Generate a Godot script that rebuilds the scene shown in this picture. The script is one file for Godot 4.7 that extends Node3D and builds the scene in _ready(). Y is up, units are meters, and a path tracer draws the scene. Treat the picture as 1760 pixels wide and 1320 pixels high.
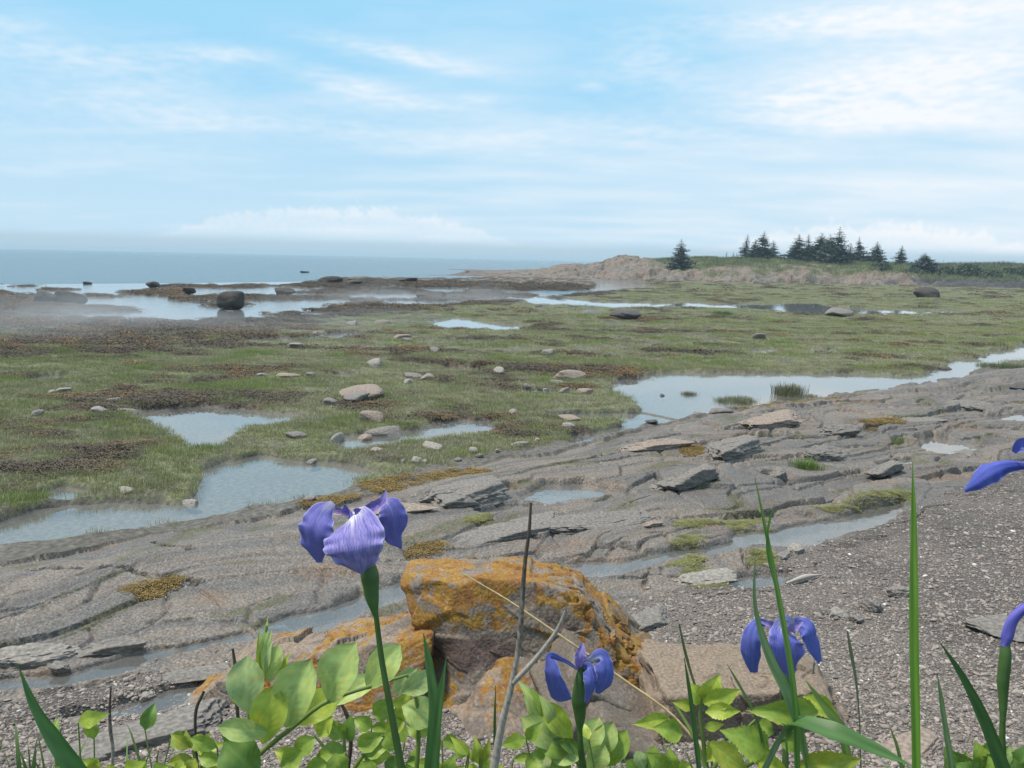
extends Node3D
# A rocky tidal shore with salt marsh, tide pools and irises on the bank above the beach.

var rng := RandomNumberGenerator.new()
var taken := {}
var M := {}

var n_big := FastNoiseLite.new()
var n_mid := FastNoiseLite.new()
var n_fine := FastNoiseLite.new()
var n_edge := FastNoiseLite.new()
var n_cell := FastNoiseLite.new()
var n_crack := FastNoiseLite.new()
var n_band := FastNoiseLite.new()

# ---------------------------------------------------------------- helpers

func make_noise(n: FastNoiseLite, kind: int, freq: float, octaves: int, s: int) -> void:
	n.noise_type = kind
	n.frequency = freq
	n.fractal_octaves = octaves
	n.fractal_type = FastNoiseLite.FRACTAL_FBM if octaves > 1 else FastNoiseLite.FRACTAL_NONE
	n.seed = s

func numbered(called: String) -> String:
	if not taken.has(called):
		taken[called] = 0
		return called
	taken[called] += 1
	return "%s_%03d" % [called, taken[called]]

func put(called: String, mesh: Mesh, mat: Material, parent: Node = self) -> MeshInstance3D:
	var o := MeshInstance3D.new()
	o.name = numbered(called) if parent == self else called
	o.mesh = mesh
	o.material_override = mat
	parent.add_child(o, true)
	return o

func thing(called: String, at: Vector3, label: String, category: String, group := "") -> Node3D:
	var o := Node3D.new()
	o.name = numbered(called)
	o.position = at
	add_child(o, true)
	return tag(o, label, category, group)

func tag(o: Node3D, label: String, category: String, group := "") -> Node3D:
	o.set_meta("label", label)
	o.set_meta("category", category)
	if group != "":
		o.set_meta("group", group)
	return o

func kind(o: Node3D, k: String) -> Node3D:
	o.set_meta("kind", k)
	return o

func lin(r: float, g: float, b: float) -> Color:
	return Color(r, g, b).linear_to_srgb()

func noise_texture(freq: float, octaves: int, s: int, low: Color, high: Color, size := 512, cellular := false) -> NoiseTexture2D:
	var n := FastNoiseLite.new()
	make_noise(n, FastNoiseLite.TYPE_CELLULAR if cellular else FastNoiseLite.TYPE_SIMPLEX_SMOOTH, freq, octaves, s)
	var t := NoiseTexture2D.new()
	t.width = size
	t.height = size
	t.seamless = true
	t.noise = n
	var g := Gradient.new()
	g.set_color(0, low)
	g.set_color(1, high)
	t.color_ramp = g
	return t

func bump_texture(freq: float, octaves: int, s: int, strength: float, size := 512) -> NoiseTexture2D:
	var n := FastNoiseLite.new()
	make_noise(n, FastNoiseLite.TYPE_SIMPLEX_SMOOTH, freq, octaves, s)
	var t := NoiseTexture2D.new()
	t.width = size
	t.height = size
	t.seamless = true
	t.as_normal_map = true
	t.bump_strength = strength
	t.noise = n
	return t

func ground_material(low: float, high: float, freq: float, scale: float, bump: float, rough: float, s: int) -> StandardMaterial3D:
	var m := StandardMaterial3D.new()
	m.vertex_color_use_as_albedo = true
	m.albedo_texture = noise_texture(freq, 5, s, Color(low, low, low), Color(high, high, high))
	m.normal_enabled = true
	m.normal_texture = bump_texture(freq, 5, s + 7, bump)
	m.uv1_triplanar = true
	m.uv1_world_triplanar = true
	m.uv1_scale = Vector3.ONE * scale
	m.roughness = rough
	return m

func plain(c: Color, rough := 0.8, back := 0.0) -> StandardMaterial3D:
	var m := StandardMaterial3D.new()
	m.albedo_color = c.linear_to_srgb()
	m.roughness = rough
	if back > 0.0:
		m.backlight_enabled = true
		m.backlight = Color(back, back, back)
	return m

func tinted(rough := 0.6, back := 0.0) -> StandardMaterial3D:
	var m := StandardMaterial3D.new()
	m.vertex_color_use_as_albedo = true
	m.roughness = rough
	if back > 0.0:
		m.backlight_enabled = true
		m.backlight = Color(back, back, back)
	return m

# A surface of nu x nv points, shared corners, smooth normals.
func grid_mesh(pts: PackedVector3Array, cols: PackedColorArray, nu: int, nv: int) -> ArrayMesh:
	var idx := PackedInt32Array()
	for i in nu - 1:
		for j in nv - 1:
			var a := i * nv + j
			idx.append_array([a, a + 1, a + nv + 1, a, a + nv + 1, a + nv])
	return indexed_mesh(pts, cols, idx)

func indexed_mesh(pts: PackedVector3Array, cols: PackedColorArray, idx: PackedInt32Array) -> ArrayMesh:
	var nor := PackedVector3Array()
	nor.resize(pts.size())
	for k in range(0, idx.size(), 3):
		var a := idx[k]
		var b := idx[k + 1]
		var c := idx[k + 2]
		var n := (pts[c] - pts[a]).cross(pts[b] - pts[a])
		nor[a] += n
		nor[b] += n
		nor[c] += n
	for k in nor.size():
		nor[k] = nor[k].normalized() if nor[k].length_squared() > 1e-20 else Vector3.UP
	var arr := []
	arr.resize(Mesh.ARRAY_MAX)
	arr[Mesh.ARRAY_VERTEX] = pts
	arr[Mesh.ARRAY_NORMAL] = nor
	if cols.size():
		arr[Mesh.ARRAY_COLOR] = cols
	arr[Mesh.ARRAY_INDEX] = idx
	var m := ArrayMesh.new()
	m.add_surface_from_arrays(Mesh.PRIMITIVE_TRIANGLES, arr, [], {}, Mesh.ARRAY_FLAG_USE_DYNAMIC_UPDATE)
	return m

func spline(p: Array, t: float) -> Vector3:
	var n := p.size() - 1
	var f := clampf(t, 0.0, 1.0) * n
	var i := mini(int(f), n - 1)
	var a: Vector3 = p[i]
	var b: Vector3 = p[i + 1]
	var pre: Vector3 = p[i - 1] if i > 0 else a * 2.0 - b
	var post: Vector3 = p[i + 2] if i + 2 <= n else b * 2.0 - a
	var step := maxf(a.distance_to(b), 1e-6)
	return a.cubic_interpolate_in_time(b, pre, post, f - i, step, -maxf(a.distance_to(pre), 1e-6), step + maxf(b.distance_to(post), 1e-6))

func along(w: Array, t: float) -> float:
	var n := w.size() - 1
	var f := clampf(t, 0.0, 1.0) * n
	var i := mini(int(f), n - 1)
	return lerpf(w[i], w[i + 1], smoothstep(0.0, 1.0, f - i) * 0.5 + (f - i) * 0.5)

# A petal, leaf or blade: a spine, half widths along it, the way it faces, how far its sides rise and how much its edge waves.
func ribbon(spine: Array, half: Array, face: Vector3, cup: float, wave: float, nu: int, nv: int, paint: Callable, teeth := 0, fold := 0.0, ruffle := 0.0) -> ArrayMesh:
	var pts := PackedVector3Array()
	var cols := PackedColorArray()
	var ph := rng.randf() * 6.28
	for i in nu:
		var t := float(i) / (nu - 1)
		var p := spline(spine, t)
		var tan := (spline(spine, minf(t + 0.02, 1.0)) - spline(spine, maxf(t - 0.02, 0.0))).normalized()
		var across := tan.cross(face).normalized()
		var up := across.cross(tan).normalized()
		var w: float = along(half, t)
		for j in nv:
			var s := 2.0 * j / (nv - 1) - 1.0
			var ww := w
			if teeth > 0 and absf(s) > 0.98:
				ww *= 0.9 + 0.16 * (1.0 - fposmod(t * teeth, 1.0))
			var lift := cup * s * s + fold * absf(s) + wave * absf(s) * sin(t * 9.0 + ph + (1.7 if s > 0 else 0.0))
			if ruffle > 0.0:
				lift += ruffle * pow(absf(s), 3.0) * (sin(t * 27.0 + ph * 2.0 + s) + 0.6 * sin(t * 43.0 - ph + s * 2.0)) * smoothstep(0.1, 0.4, t)
				lift += ruffle * 0.35 * sin(s * 9.0 + sin(t * 5.0 + ph)) * sin(t * 3.14)
				ww *= 1.0 + 0.35 * ruffle * sin(t * 31.0 + ph + s * 2.0) * absf(s)
			pts.append(p + across * (s * ww) + up * (lift * w))
			cols.append(paint.call(t, s))
	return grid_mesh(pts, cols, nu, nv)

func tube(spine: Array, r: Array, sides: int, nu: int, paint: Callable) -> ArrayMesh:
	var pts := PackedVector3Array()
	var cols := PackedColorArray()
	for i in nu:
		var t := float(i) / (nu - 1)
		var p := spline(spine, t)
		var tan := (spline(spine, minf(t + 0.01, 1.0)) - spline(spine, maxf(t - 0.01, 0.0))).normalized()
		var a := tan.cross(Vector3(0.13, 0.21, 1.0)).normalized()
		var b := tan.cross(a)
		var w: float = along(r, t)
		for j in sides + 1:
			var q := TAU * j / sides
			pts.append(p + (a * cos(q) - b * sin(q)) * w)
			cols.append(paint.call(t, q))
	return grid_mesh(pts, cols, nu, sides + 1)

# A rock: the solid inside a set of planes [normal, distance], edges rounded by k, then roughened.
func rock_mesh(planes: Array, n: int, k: float, rough: float, freq: float, s: int, paint = null, dent = null, chips := 0.0) -> ArrayMesh:
	var nz := FastNoiseLite.new()
	make_noise(nz, FastNoiseLite.TYPE_SIMPLEX_SMOOTH, freq, 5, s)
	var chip := FastNoiseLite.new()
	make_noise(chip, FastNoiseLite.TYPE_CELLULAR, freq * 1.4, 1, s + 3)
	chip.cellular_return_type = FastNoiseLite.RETURN_CELL_VALUE
	var seen := {}
	var pts := PackedVector3Array()
	var idx := PackedInt32Array()
	var axes := [[Vector3.RIGHT, Vector3.UP], [Vector3.LEFT, Vector3.UP], [Vector3.UP, Vector3.BACK], [Vector3.DOWN, Vector3.BACK], [Vector3.BACK, Vector3.UP], [Vector3.FORWARD, Vector3.UP]]
	for ax in axes:
		var f: Vector3 = ax[0]
		var u: Vector3 = ax[1]
		var v := f.cross(u)
		var at := PackedInt32Array()
		for i in n + 1:
			for j in n + 1:
				var d := (f + u * tan((2.0 * i / n - 1.0) * PI / 4.0) + v * tan((2.0 * j / n - 1.0) * PI / 4.0)).normalized()
				var key := Vector3i((d * 20000.0).round())
				if not seen.has(key):
					seen[key] = pts.size()
					var sum := 0.0
					for pl in planes:
						var c: float = d.dot(pl[0])
						if c > 0.02:
							sum += pow(c / pl[1], k)
					var p := d * pow(sum, -1.0 / k)
					p += d * (nz.get_noise_3dv(p) * rough + chip.get_noise_3d(p.x, p.y * 1.6, p.z) * rough * chips)
					if dent != null:
						p = (dent as Callable).call(p)
					pts.append(p)
				at.append(seen[key])
		for i in n:
			for j in n:
				var a := at[i * (n + 1) + j]
				var b := at[(i + 1) * (n + 1) + j]
				var c := at[(i + 1) * (n + 1) + j + 1]
				var e := at[i * (n + 1) + j + 1]
				idx.append_array([a, c, b, a, e, c])
	# outward faces must run clockwise
	var q := (pts[idx[1]] - pts[idx[0]]).cross(pts[idx[2]] - pts[idx[0]])
	if q.dot(pts[idx[0]]) > 0.0:
		for t in range(0, idx.size(), 3):
			var sw := idx[t + 1]
			idx[t + 1] = idx[t + 2]
			idx[t + 2] = sw
	var cols := PackedColorArray()
	if paint != null:
		for p in pts:
			cols.append((paint as Callable).call(p))
	return indexed_mesh(pts, cols, idx)

func random_planes(count: int, least: float, most: float) -> Array:
	var a := []
	for i in count:
		var d := Vector3(rng.randfn(), rng.randfn(), rng.randfn()).normalized()
		a.append([d, rng.randf_range(least, most)])
	for d in [Vector3.RIGHT, Vector3.LEFT, Vector3.UP, Vector3.DOWN, Vector3.BACK, Vector3.FORWARD]:
		a.append([d, most * 1.12])
	return a

func polyline(p: PackedVector2Array, x: float) -> float:
	var n := p.size()
	var i := 0
	while i < n - 2 and x > p[i + 1].x:
		i += 1
	return p[i].y + (x - p[i].x) / (p[i + 1].x - p[i].x) * (p[i + 1].y - p[i].y)

func inside_by(poly: PackedVector2Array, q: Vector2) -> float:
	# distance to the outline, positive inside
	var best := 1e9
	var n := poly.size()
	for i in n:
		var a := poly[i]
		var ab := poly[(i + 1) % n] - a
		var t := clampf((q - a).dot(ab) / ab.length_squared(), 0.0, 1.0)
		best = minf(best, (q - a - ab * t).length_squared())
	best = sqrt(best)
	return best if Geometry2D.is_point_in_polygon(q, poly) else -best

func _ready() -> void:
	rng.seed = 7
	setup_noise()
	# camera
	var cam := Camera3D.new()
	cam.name = "camera"
	cam.fov = 46.997
	cam.near = 0.05
	cam.far = 20000.0
	cam.position = Vector3(0, 2.5, 0)
	cam.basis = Basis(Vector3.RIGHT, deg_to_rad(-8.061)) * Basis(Vector3.BACK, deg_to_rad(1.240))
	add_child(cam)
	cam.current = true
	# sky, air and exposure
	var env := Environment.new()
	env.background_mode = Environment.BG_SKY
	var sky := Sky.new()
	var pano := PanoramaSkyMaterial.new()
	pano.panorama = ImageTexture.create_from_image(sky_image())
	sky.sky_material = pano
	env.sky = sky
	env.background_energy_multiplier = 1.0
	env.tonemap_mode = Environment.TONE_MAPPER_LINEAR
	env.tonemap_exposure = 1.2
	env.sdfgi_enabled = true
	env.ssao_enabled = true
	env.ssil_enabled = true
	env.fog_enabled = true
	env.fog_density = 0.0006
	env.volumetric_fog_enabled = true
	env.volumetric_fog_density = 0.0
	env.fog_light_color = Color(0.80, 0.90, 0.96)
	var we := WorldEnvironment.new()
	we.name = "air"
	we.environment = env
	add_child(we)
	# the sun behind thin cloud, high on the left
	var sun := DirectionalLight3D.new()
	sun.name = "sun"
	sun.light_energy = 1.35
	sun.light_color = Color(1.0, 0.96, 0.9)
	sun.light_angular_distance = 9.0
	sun.shadow_enabled = true
	sun.basis = Basis.looking_at(Vector3(0.45, -1.0, 0.05).normalized(), Vector3.UP)
	add_child(sun)
	make_materials()
	build_ground()
	build_water()
	build_headland()
	build_trees()
	build_outcrop()
	build_stones()
	build_marsh_growth()
	build_gravel()
	build_irises()
	build_bank_plants()
	build_mist()

func setup_noise() -> void:
	make_noise(n_big, FastNoiseLite.TYPE_SIMPLEX_SMOOTH, 0.22, 3, 11)
	make_noise(n_mid, FastNoiseLite.TYPE_SIMPLEX_SMOOTH, 0.9, 3, 12)
	make_noise(n_fine, FastNoiseLite.TYPE_SIMPLEX_SMOOTH, 5.0, 4, 13)
	make_noise(n_edge, FastNoiseLite.TYPE_SIMPLEX_SMOOTH, 1.1, 4, 14)
	make_noise(n_band, FastNoiseLite.TYPE_SIMPLEX_SMOOTH, 0.35, 2, 15)
	make_noise(n_cell, FastNoiseLite.TYPE_CELLULAR, 1.0, 1, 16)
	n_cell.cellular_return_type = FastNoiseLite.RETURN_CELL_VALUE
	n_cell.cellular_jitter = 0.9
	make_noise(n_crack, FastNoiseLite.TYPE_CELLULAR, 1.0, 1, 16)
	n_crack.cellular_return_type = FastNoiseLite.RETURN_DISTANCE2_SUB
	n_crack.cellular_jitter = 0.9

# ---------------------------------------------------------------- sky: air and clouds all the way round

func sky_image() -> Image:
	var w := 3072
	var h := 1536
	var cirrus := FastNoiseLite.new()
	make_noise(cirrus, FastNoiseLite.TYPE_SIMPLEX_SMOOTH, 0.55, 5, 41)
	var veil := FastNoiseLite.new()
	make_noise(veil, FastNoiseLite.TYPE_SIMPLEX_SMOOTH, 0.8, 3, 45)
	var puff := FastNoiseLite.new()
	make_noise(puff, FastNoiseLite.TYPE_SIMPLEX_SMOOTH, 0.34, 5, 43)
	# streaks of high cloud [azimuth, elevation, half width, half height, strength, slant]
	var streaks := [[-17.62, 11.45, 3.21, 0.53, 0.55, 0.03], [-6.93, 12.13, 5.66, 0.60, 0.6, -0.12], [-10.47, 10.40, 3.77, 0.60, 0.5, -0.1], [-7.27, 9.27, 5.28, 0.68, 0.35, 0.0], [-2.57, 9.84, 1.36, 0.30, 0.3, 0.0], [7.88, 11.41, 3.40, 1.43, 0.4, 0.0], [4.50, 10.47, 0.98, 0.30, 0.35, 0.0],
		[20.21, 13.95, 11.32, 0.98, 0.6, 0.02], [22.94, 10.77, 9.06, 1.81, 0.65, 0.05], [16.45, 9.64, 1.51, 0.34, 0.55, 0.0], [21.24, 8.64, 9.81, 1.51, 0.35, 0.0], [-25.76, 10.36, 7.17, 1.28, 0.5, -0.03], [-23.77, 7.91, 9.81, 1.13, 0.3, 0.0], [-11.90, 7.52, 12.46, 0.98, 0.28, -0.05], [5.86, 8.01, 9.81, 0.98, 0.28, 0.0], [-24.47, 5.45, 9.81, 0.91, 0.25, 0.03], [2.63, 6.40, 4.53, 0.38, 0.25, 0.0], [19.59, 4.78, 7.55, 0.53, 0.25, 0.0], [-28.81, 11.98, 1.89, 0.53, 0.35, 0.0]]
	var r := RandomNumberGenerator.new()
	r.seed = 5
	for i in 110:
		var a := r.randf_range(34.0, 326.0)
		streaks.append([a if a < 180.0 else a - 360.0, r.randf_range(3.0, 16.0), r.randf_range(1.5, 9.0), r.randf_range(0.4, 1.5), r.randf_range(0.25, 0.6), r.randf_range(-0.1, 0.1)])
	# banks of low heaped cloud [azimuth, base, half width, height]
	var heaps := [[-10.88, 1.11, 10.95, 2.64], [21.80, 0.97, 9.44, 2.26]]
	for i in 9:
		var a := 45.0 + i * 30.0 + r.randf_range(-8.0, 8.0)
		heaps.append([a if a < 180.0 else a - 360.0, r.randf_range(1.0, 1.8), r.randf_range(6.0, 12.0), r.randf_range(1.5, 2.6)])
	var data := PackedFloat32Array()
	data.resize(w * h * 3)
	var white := Vector3(0.80, 0.82, 0.85)
	for y in h / 2:
		var e := 90.0 - (y + 0.5) * 180.0 / h
		var sy := sin(deg_to_rad(e))
		var cy := cos(deg_to_rad(e))
		var clear := Vector3(0.48, 0.66, 0.79).lerp(Vector3(0.30, 0.585, 0.80), smoothstep(1.0, 12.0, e)).lerp(Vector3(0.26, 0.52, 0.80), smoothstep(12.0, 80.0, e))
		clear = Vector3(0.41, 0.545, 0.64).lerp(clear, smoothstep(0.55, 1.35, e))
		var near := []
		for s in streaks:
			if absf(e - s[1]) < s[3] * 2.6 + absf(s[5]) * s[2]:
				near.append(s)
		for x in w:
			var a := (x + 0.5) * 360.0 / w
			if a > 180.0:
				a -= 360.0
			var ar := deg_to_rad(a)
			var k := 1.0 / (sy + 0.10)
			var px := sin(ar) * cy * k
			var pz := -cos(ar) * cy * k
			var c := 0.0
			var v := cirrus.get_noise_2d(px * 1.2, pz * 2.6)
			var broad := veil.get_noise_3d(sin(ar), sy * 1.5, -cos(ar))
			c = 0.12 + 0.36 * v + 0.4 * broad
			# the thin veil thickens to the right of the view and again behind
			c += 0.5 * smoothstep(4.0, 26.0, a) * (1.0 - smoothstep(60.0, 110.0, a)) + 0.2 * smoothstep(120.0, 170.0, absf(a)) 
			c = clampf(c, 0.0, 0.75)
			for s in near:
				var da: float = a - s[0]
				if absf(da) < s[2] * 2.4:
					var q: float = pow(da / s[2], 2.0) + pow((e - s[1] - s[5] * da + v * s[3] * 0.9) / s[3], 2.0)
					if q < 6.0:
						c += s[4] * exp(-q * 1.1) * (0.8 + 0.7 * puff.get_noise_2d(a * 1.6, e * 9.0))
			if e < 6.0:
				for s in heaps:
					var da: float = absf(a - s[0]) / s[2]
					if da < 1.3:
						var bump := puff.get_noise_2d(a * 2.4, 0.0) * 0.35 + puff.get_noise_2d(a * 7.0, e * 7.0) * 0.28
						var top: float = s[1] + s[3] * (1.0 - da * da) * (0.72 + bump)
						c += 0.42 * smoothstep(0.0, 0.22, top - e) * smoothstep(0.15, 1.6, e) * (0.85 + 0.5 * puff.get_noise_2d(a * 11.0, e * 11.0))
			c *= smoothstep(0.3, 1.6, e)
			var col := clear.lerp(white, clampf(c, 0.0, 0.96))
			var at := (y * w + x) * 3
			data[at] = col.x
			data[at + 1] = col.y
			data[at + 2] = col.z
	for at in range(w * h / 2 * 3, w * h * 3, 3):
		data[at] = 0.12
		data[at + 1] = 0.13
		data[at + 2] = 0.13
	return Image.create_from_data(w, h, false, Image.FORMAT_RGBF, data.to_byte_array())

func make_materials() -> void:
	M.rock = ground_material(0.5, 1.0, 0.05, 1.3, 7.0, 0.85, 21)
	M.gravel = ground_material(0.35, 1.0, 0.07, 1.6, 9.0, 0.9, 22)
	M.mud = ground_material(0.5, 1.0, 0.03, 0.8, 6.0, 0.8, 23)
	M.soil = ground_material(0.5, 1.0, 0.03, 1.0, 8.0, 0.95, 24)
	M.head = ground_material(0.4, 1.0, 0.03, 0.3, 8.0, 0.95, 25)
	M.stone = ground_material(0.6, 1.0, 0.03, 1.7, 5.0, 0.85, 26)
	M.lichen = ground_material(0.62, 1.0, 0.04, 2.2, 5.0, 0.9, 27)
	# some of the shelf is wet
	M.rock.roughness = 1.0
	M.rock.roughness_texture = noise_texture(0.012, 4, 28, Color(0.3, 0.3, 0.3), Color(1, 1, 1))
	M.rock.roughness_texture_channel = BaseMaterial3D.TEXTURE_CHANNEL_RED
	var sea := StandardMaterial3D.new()
	sea.albedo_color = lin(0.05, 0.09, 0.11)
	sea.roughness = 0.2
	sea.normal_enabled = true
	sea.normal_texture = bump_texture(0.03, 4, 31, 6.5)
	sea.normal_scale = 1.0
	sea.uv1_triplanar = true
	sea.uv1_world_triplanar = true
	sea.uv1_scale = Vector3(0.1, 0.1, 0.22)
	M.sea = sea
	var pool := StandardMaterial3D.new()
	pool.transparency = BaseMaterial3D.TRANSPARENCY_ALPHA
	pool.albedo_color = Color(0.62, 0.61, 0.585, 0.2)
	pool.roughness = 0.03
	pool.normal_enabled = true
	pool.normal_texture = bump_texture(0.02, 3, 33, 1.0)
	pool.normal_scale = 0.06
	pool.uv1_triplanar = true
	pool.uv1_world_triplanar = true
	pool.uv1_scale = Vector3(0.5, 0.5, 0.5)
	M.pool = pool
	var calm: StandardMaterial3D = sea.duplicate()
	calm.roughness = 0.06
	calm.normal_scale = 0.08
	calm.uv1_scale = Vector3(0.3, 0.3, 0.6)
	calm.albedo_color = lin(0.12, 0.13, 0.13)
	M.calm = calm
	M.soil_plain = plain(Color(0.08, 0.085, 0.04), 0.95)
	M.grass = tinted(0.65, 0.5)
	M.weed = tinted(0.75)
	M.needles = tinted(0.85)
	M.bark = plain(Color(0.09, 0.07, 0.055), 0.95)
	M.leaf = tinted(0.5, 0.8)
	M.petal = tinted(0.75, 0.5)
	M.twig = tinted(0.9)
	M.pebble = tinted(0.8)

# ---------------------------------------------------------------- the ground

var rock_line := PackedVector2Array([Vector2(-5.50, -6.28), Vector2(-3.99, -6.65), Vector2(-3.47, -6.99), Vector2(-2.93, -7.48), Vector2(-2.16, -8.05), Vector2(-1.61, -8.62), Vector2(-1.12, -9.36), Vector2(-0.12, -10.51), Vector2(0.94, -11.49), Vector2(1.88, -12.64), Vector2(2.78, -13.78), Vector2(4.29, -15.27), Vector2(5.88, -16.34), Vector2(8.32, -18.41), Vector2(9.97, -19.77), Vector2(11.70, -21.55), Vector2(13.27, -22.79)])
var gravel_line := PackedVector2Array([Vector2(-3.45, -4.19), Vector2(-2.70, -4.43), Vector2(-2.16, -4.62), Vector2(-1.57, -5.01), Vector2(-0.87, -5.42), Vector2(0.52, -5.83), Vector2(0.84, -5.85), Vector2(1.33, -6.29), Vector2(1.93, -6.75), Vector2(2.49, -7.21), Vector2(3.42, -8.04), Vector2(4.37, -8.92), Vector2(5.41, -9.73), Vector2(6.26, -10.53), Vector2(11.91, -14.61)])
var sea_line := PackedVector2Array([Vector2(-25.49, -27.93), Vector2(-18.55, -31.89), Vector2(-15.25, -32.01), Vector2(-11.81, -31.87), Vector2(-9.86, -33.09), Vector2(-7.76, -36.53), Vector2(-6.50, -40.73), Vector2(-4.70, -43.89), Vector2(-2.66, -48.79), Vector2(0.62, -56.08), Vector2(5.13, -67.04)])

# [outline, water level, softness of the rim, name, label]
var pools := []
var bars := []
var weeds := []
var bares := []

func pool_at(outline: PackedVector2Array, level: float, soft: float, called: String) -> void:
	var box := Rect2(outline[0], Vector2.ZERO)
	for p in outline:
		box = box.expand(p)
	pools.append([outline, level, soft, called, box.grow(soft * 4.0 + 0.4)])

func bar_at(outline: PackedVector2Array, high: float, soft: float) -> void:
	var box := Rect2(outline[0], Vector2.ZERO)
	for p in outline:
		box = box.expand(p)
	bars.append([outline, high * 0.5, soft, box.grow(soft * 2.0 + 1.0)])

func lay_out() -> void:
	# pools on the marsh
	pool_at(PackedVector2Array([Vector2(-5.88, -13.46), Vector2(-5.40, -13.95), Vector2(-4.92, -14.19), Vector2(-4.17, -13.89), Vector2(-3.18, -13.54), Vector2(-3.44, -12.87), Vector2(-3.86, -12.42), Vector2(-3.90, -11.79), Vector2(-3.77, -11.03), Vector2(-3.97, -11.01), Vector2(-4.41, -11.78), Vector2(-4.90, -12.30), Vector2(-5.35, -12.74)]), 0.0, 0.1, "tide_pool")
	pool_at(PackedVector2Array([Vector2(-2.42, -11.79), Vector2(-1.97, -12.33), Vector2(-1.35, -12.75), Vector2(-0.88, -13.32), Vector2(-0.30, -13.39), Vector2(-0.30, -12.22), Vector2(-0.91, -11.96), Vector2(-1.48, -11.70), Vector2(-1.85, -11.09), Vector2(-2.22, -11.26)]), 0.0, 0.08, "tide_pool")
	pool_at(PackedVector2Array([Vector2(-3.22, -8.94), Vector2(-3.48, -9.88), Vector2(-3.42, -10.44), Vector2(-3.08, -10.70), Vector2(-2.52, -10.47), Vector2(-1.94, -10.37), Vector2(-1.49, -9.97), Vector2(-1.85, -9.05), Vector2(-2.44, -8.44), Vector2(-2.97, -7.99), Vector2(-3.33, -7.70), Vector2(-3.80, -7.37), Vector2(-4.28, -7.15), Vector2(-5.05, -6.86), Vector2(-5.56, -7.57), Vector2(-4.63, -7.76), Vector2(-4.58, -8.16), Vector2(-4.30, -8.38), Vector2(-3.66, -8.47), Vector2(-3.19, -8.55)]), 0.0, 0.06, "tide_pool")
	pool_at(PackedVector2Array([Vector2(-4.86, -8.76), Vector2(-4.73, -9.12), Vector2(-4.31, -8.96), Vector2(-4.20, -8.64), Vector2(-4.47, -8.49)]), 0.0, 0.06, "tide_pool")
	pool_at(PackedVector2Array([Vector2(2.03, -17.71), Vector2(2.67, -19.15), Vector2(3.70, -19.92), Vector2(4.91, -20.02), Vector2(6.35, -20.37), Vector2(7.74, -20.50), Vector2(9.33, -20.24), Vector2(11.72, -23.31), Vector2(17.20, -29.66), Vector2(27.64, -41.29), Vector2(20.91, -31.13), Vector2(14.05, -24.15), Vector2(12.22, -22.52), Vector2(10.48, -20.53), Vector2(9.07, -19.23), Vector2(7.08, -17.73), Vector2(5.77, -16.64), Vector2(4.28, -15.63), Vector2(3.09, -14.42), Vector2(2.08, -13.33), Vector2(2.15, -14.25), Vector2(2.30, -15.63), Vector2(2.08, -16.41)]), 0.0, 0.12, "tide_pool")
	pool_at(PackedVector2Array([Vector2(0.85, -11.75), Vector2(1.45, -12.58), Vector2(2.05, -13.32), Vector2(2.53, -13.92), Vector2(2.13, -14.41), Vector2(1.16, -14.29), Vector2(0.20, -13.95), Vector2(0.75, -13.71), Vector2(1.68, -13.82), Vector2(1.87, -13.54), Vector2(1.29, -12.69), Vector2(0.82, -12.02)]), 0.0, 0.06, "tide_pool")
	pool_at(PackedVector2Array([Vector2(-3.38, -34.79), Vector2(-2.22, -36.52), Vector2(-1.18, -34.18), Vector2(0.93, -32.72), Vector2(-0.44, -30.50), Vector2(-2.31, -31.27)]), 0.012, 0.25, "tide_pool")
	pool_at(PackedVector2Array([Vector2(-6.19, -27.42), Vector2(-5.10, -29.27), Vector2(-5.01, -26.89), Vector2(-5.60, -26.35)]), 0.0, 0.2, "tide_pool")
	pool_at(PackedVector2Array([Vector2(-0.93, -60.64), Vector2(2.88, -57.16), Vector2(6.19, -53.31), Vector2(10.78, -55.31), Vector2(14.65, -54.82), Vector2(20.15, -59.40), Vector2(18.97, -52.61), Vector2(23.01, -51.74), Vector2(27.57, -51.68), Vector2(18.87, -46.51), Vector2(14.83, -44.64), Vector2(14.42, -49.66), Vector2(10.38, -49.85), Vector2(5.32, -48.43), Vector2(1.85, -49.45)]), 0.012, 0.5, "tidal_channel")
	pool_at(PackedVector2Array([Vector2(-1.59, -19.85), Vector2(-1.22, -20.24), Vector2(-0.65, -20.23), Vector2(-0.87, -19.25), Vector2(-1.29, -19.28)]), 0.0, 0.08, "tide_pool")
	pool_at(PackedVector2Array([Vector2(-9.37, -16.85), Vector2(-8.89, -17.53), Vector2(-8.67, -16.47), Vector2(-8.99, -16.26)]), 0.0, 0.08, "tide_pool")
	pool_at(PackedVector2Array([Vector2(-3.93, -18.35), Vector2(-3.17, -18.48), Vector2(-3.20, -17.83), Vector2(-3.61, -17.77)]), 0.0, 0.06, "tide_pool")
	pool_at(PackedVector2Array([Vector2(0.28, -16.44), Vector2(0.79, -16.81), Vector2(0.76, -16.09), Vector2(0.22, -16.08)]), 0.0, 0.05, "tide_pool")
	pool_at(PackedVector2Array([Vector2(-13.80, -21.67), Vector2(-12.44, -21.54), Vector2(-11.89, -20.98), Vector2(-12.92, -20.26)]), 0.0, 0.1, "tide_pool")
	pool_at(PackedVector2Array([Vector2(-7.82, -25.63), Vector2(-6.06, -26.84), Vector2(-5.73, -25.76), Vector2(-7.41, -24.82)]), 0.0, 0.15, "tide_pool")
	pool_at(PackedVector2Array([Vector2(8.80, -26.16), Vector2(10.01, -27.12), Vector2(9.60, -26.00), Vector2(8.69, -25.32)]), 0.0, 0.12, "tide_pool")
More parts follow.
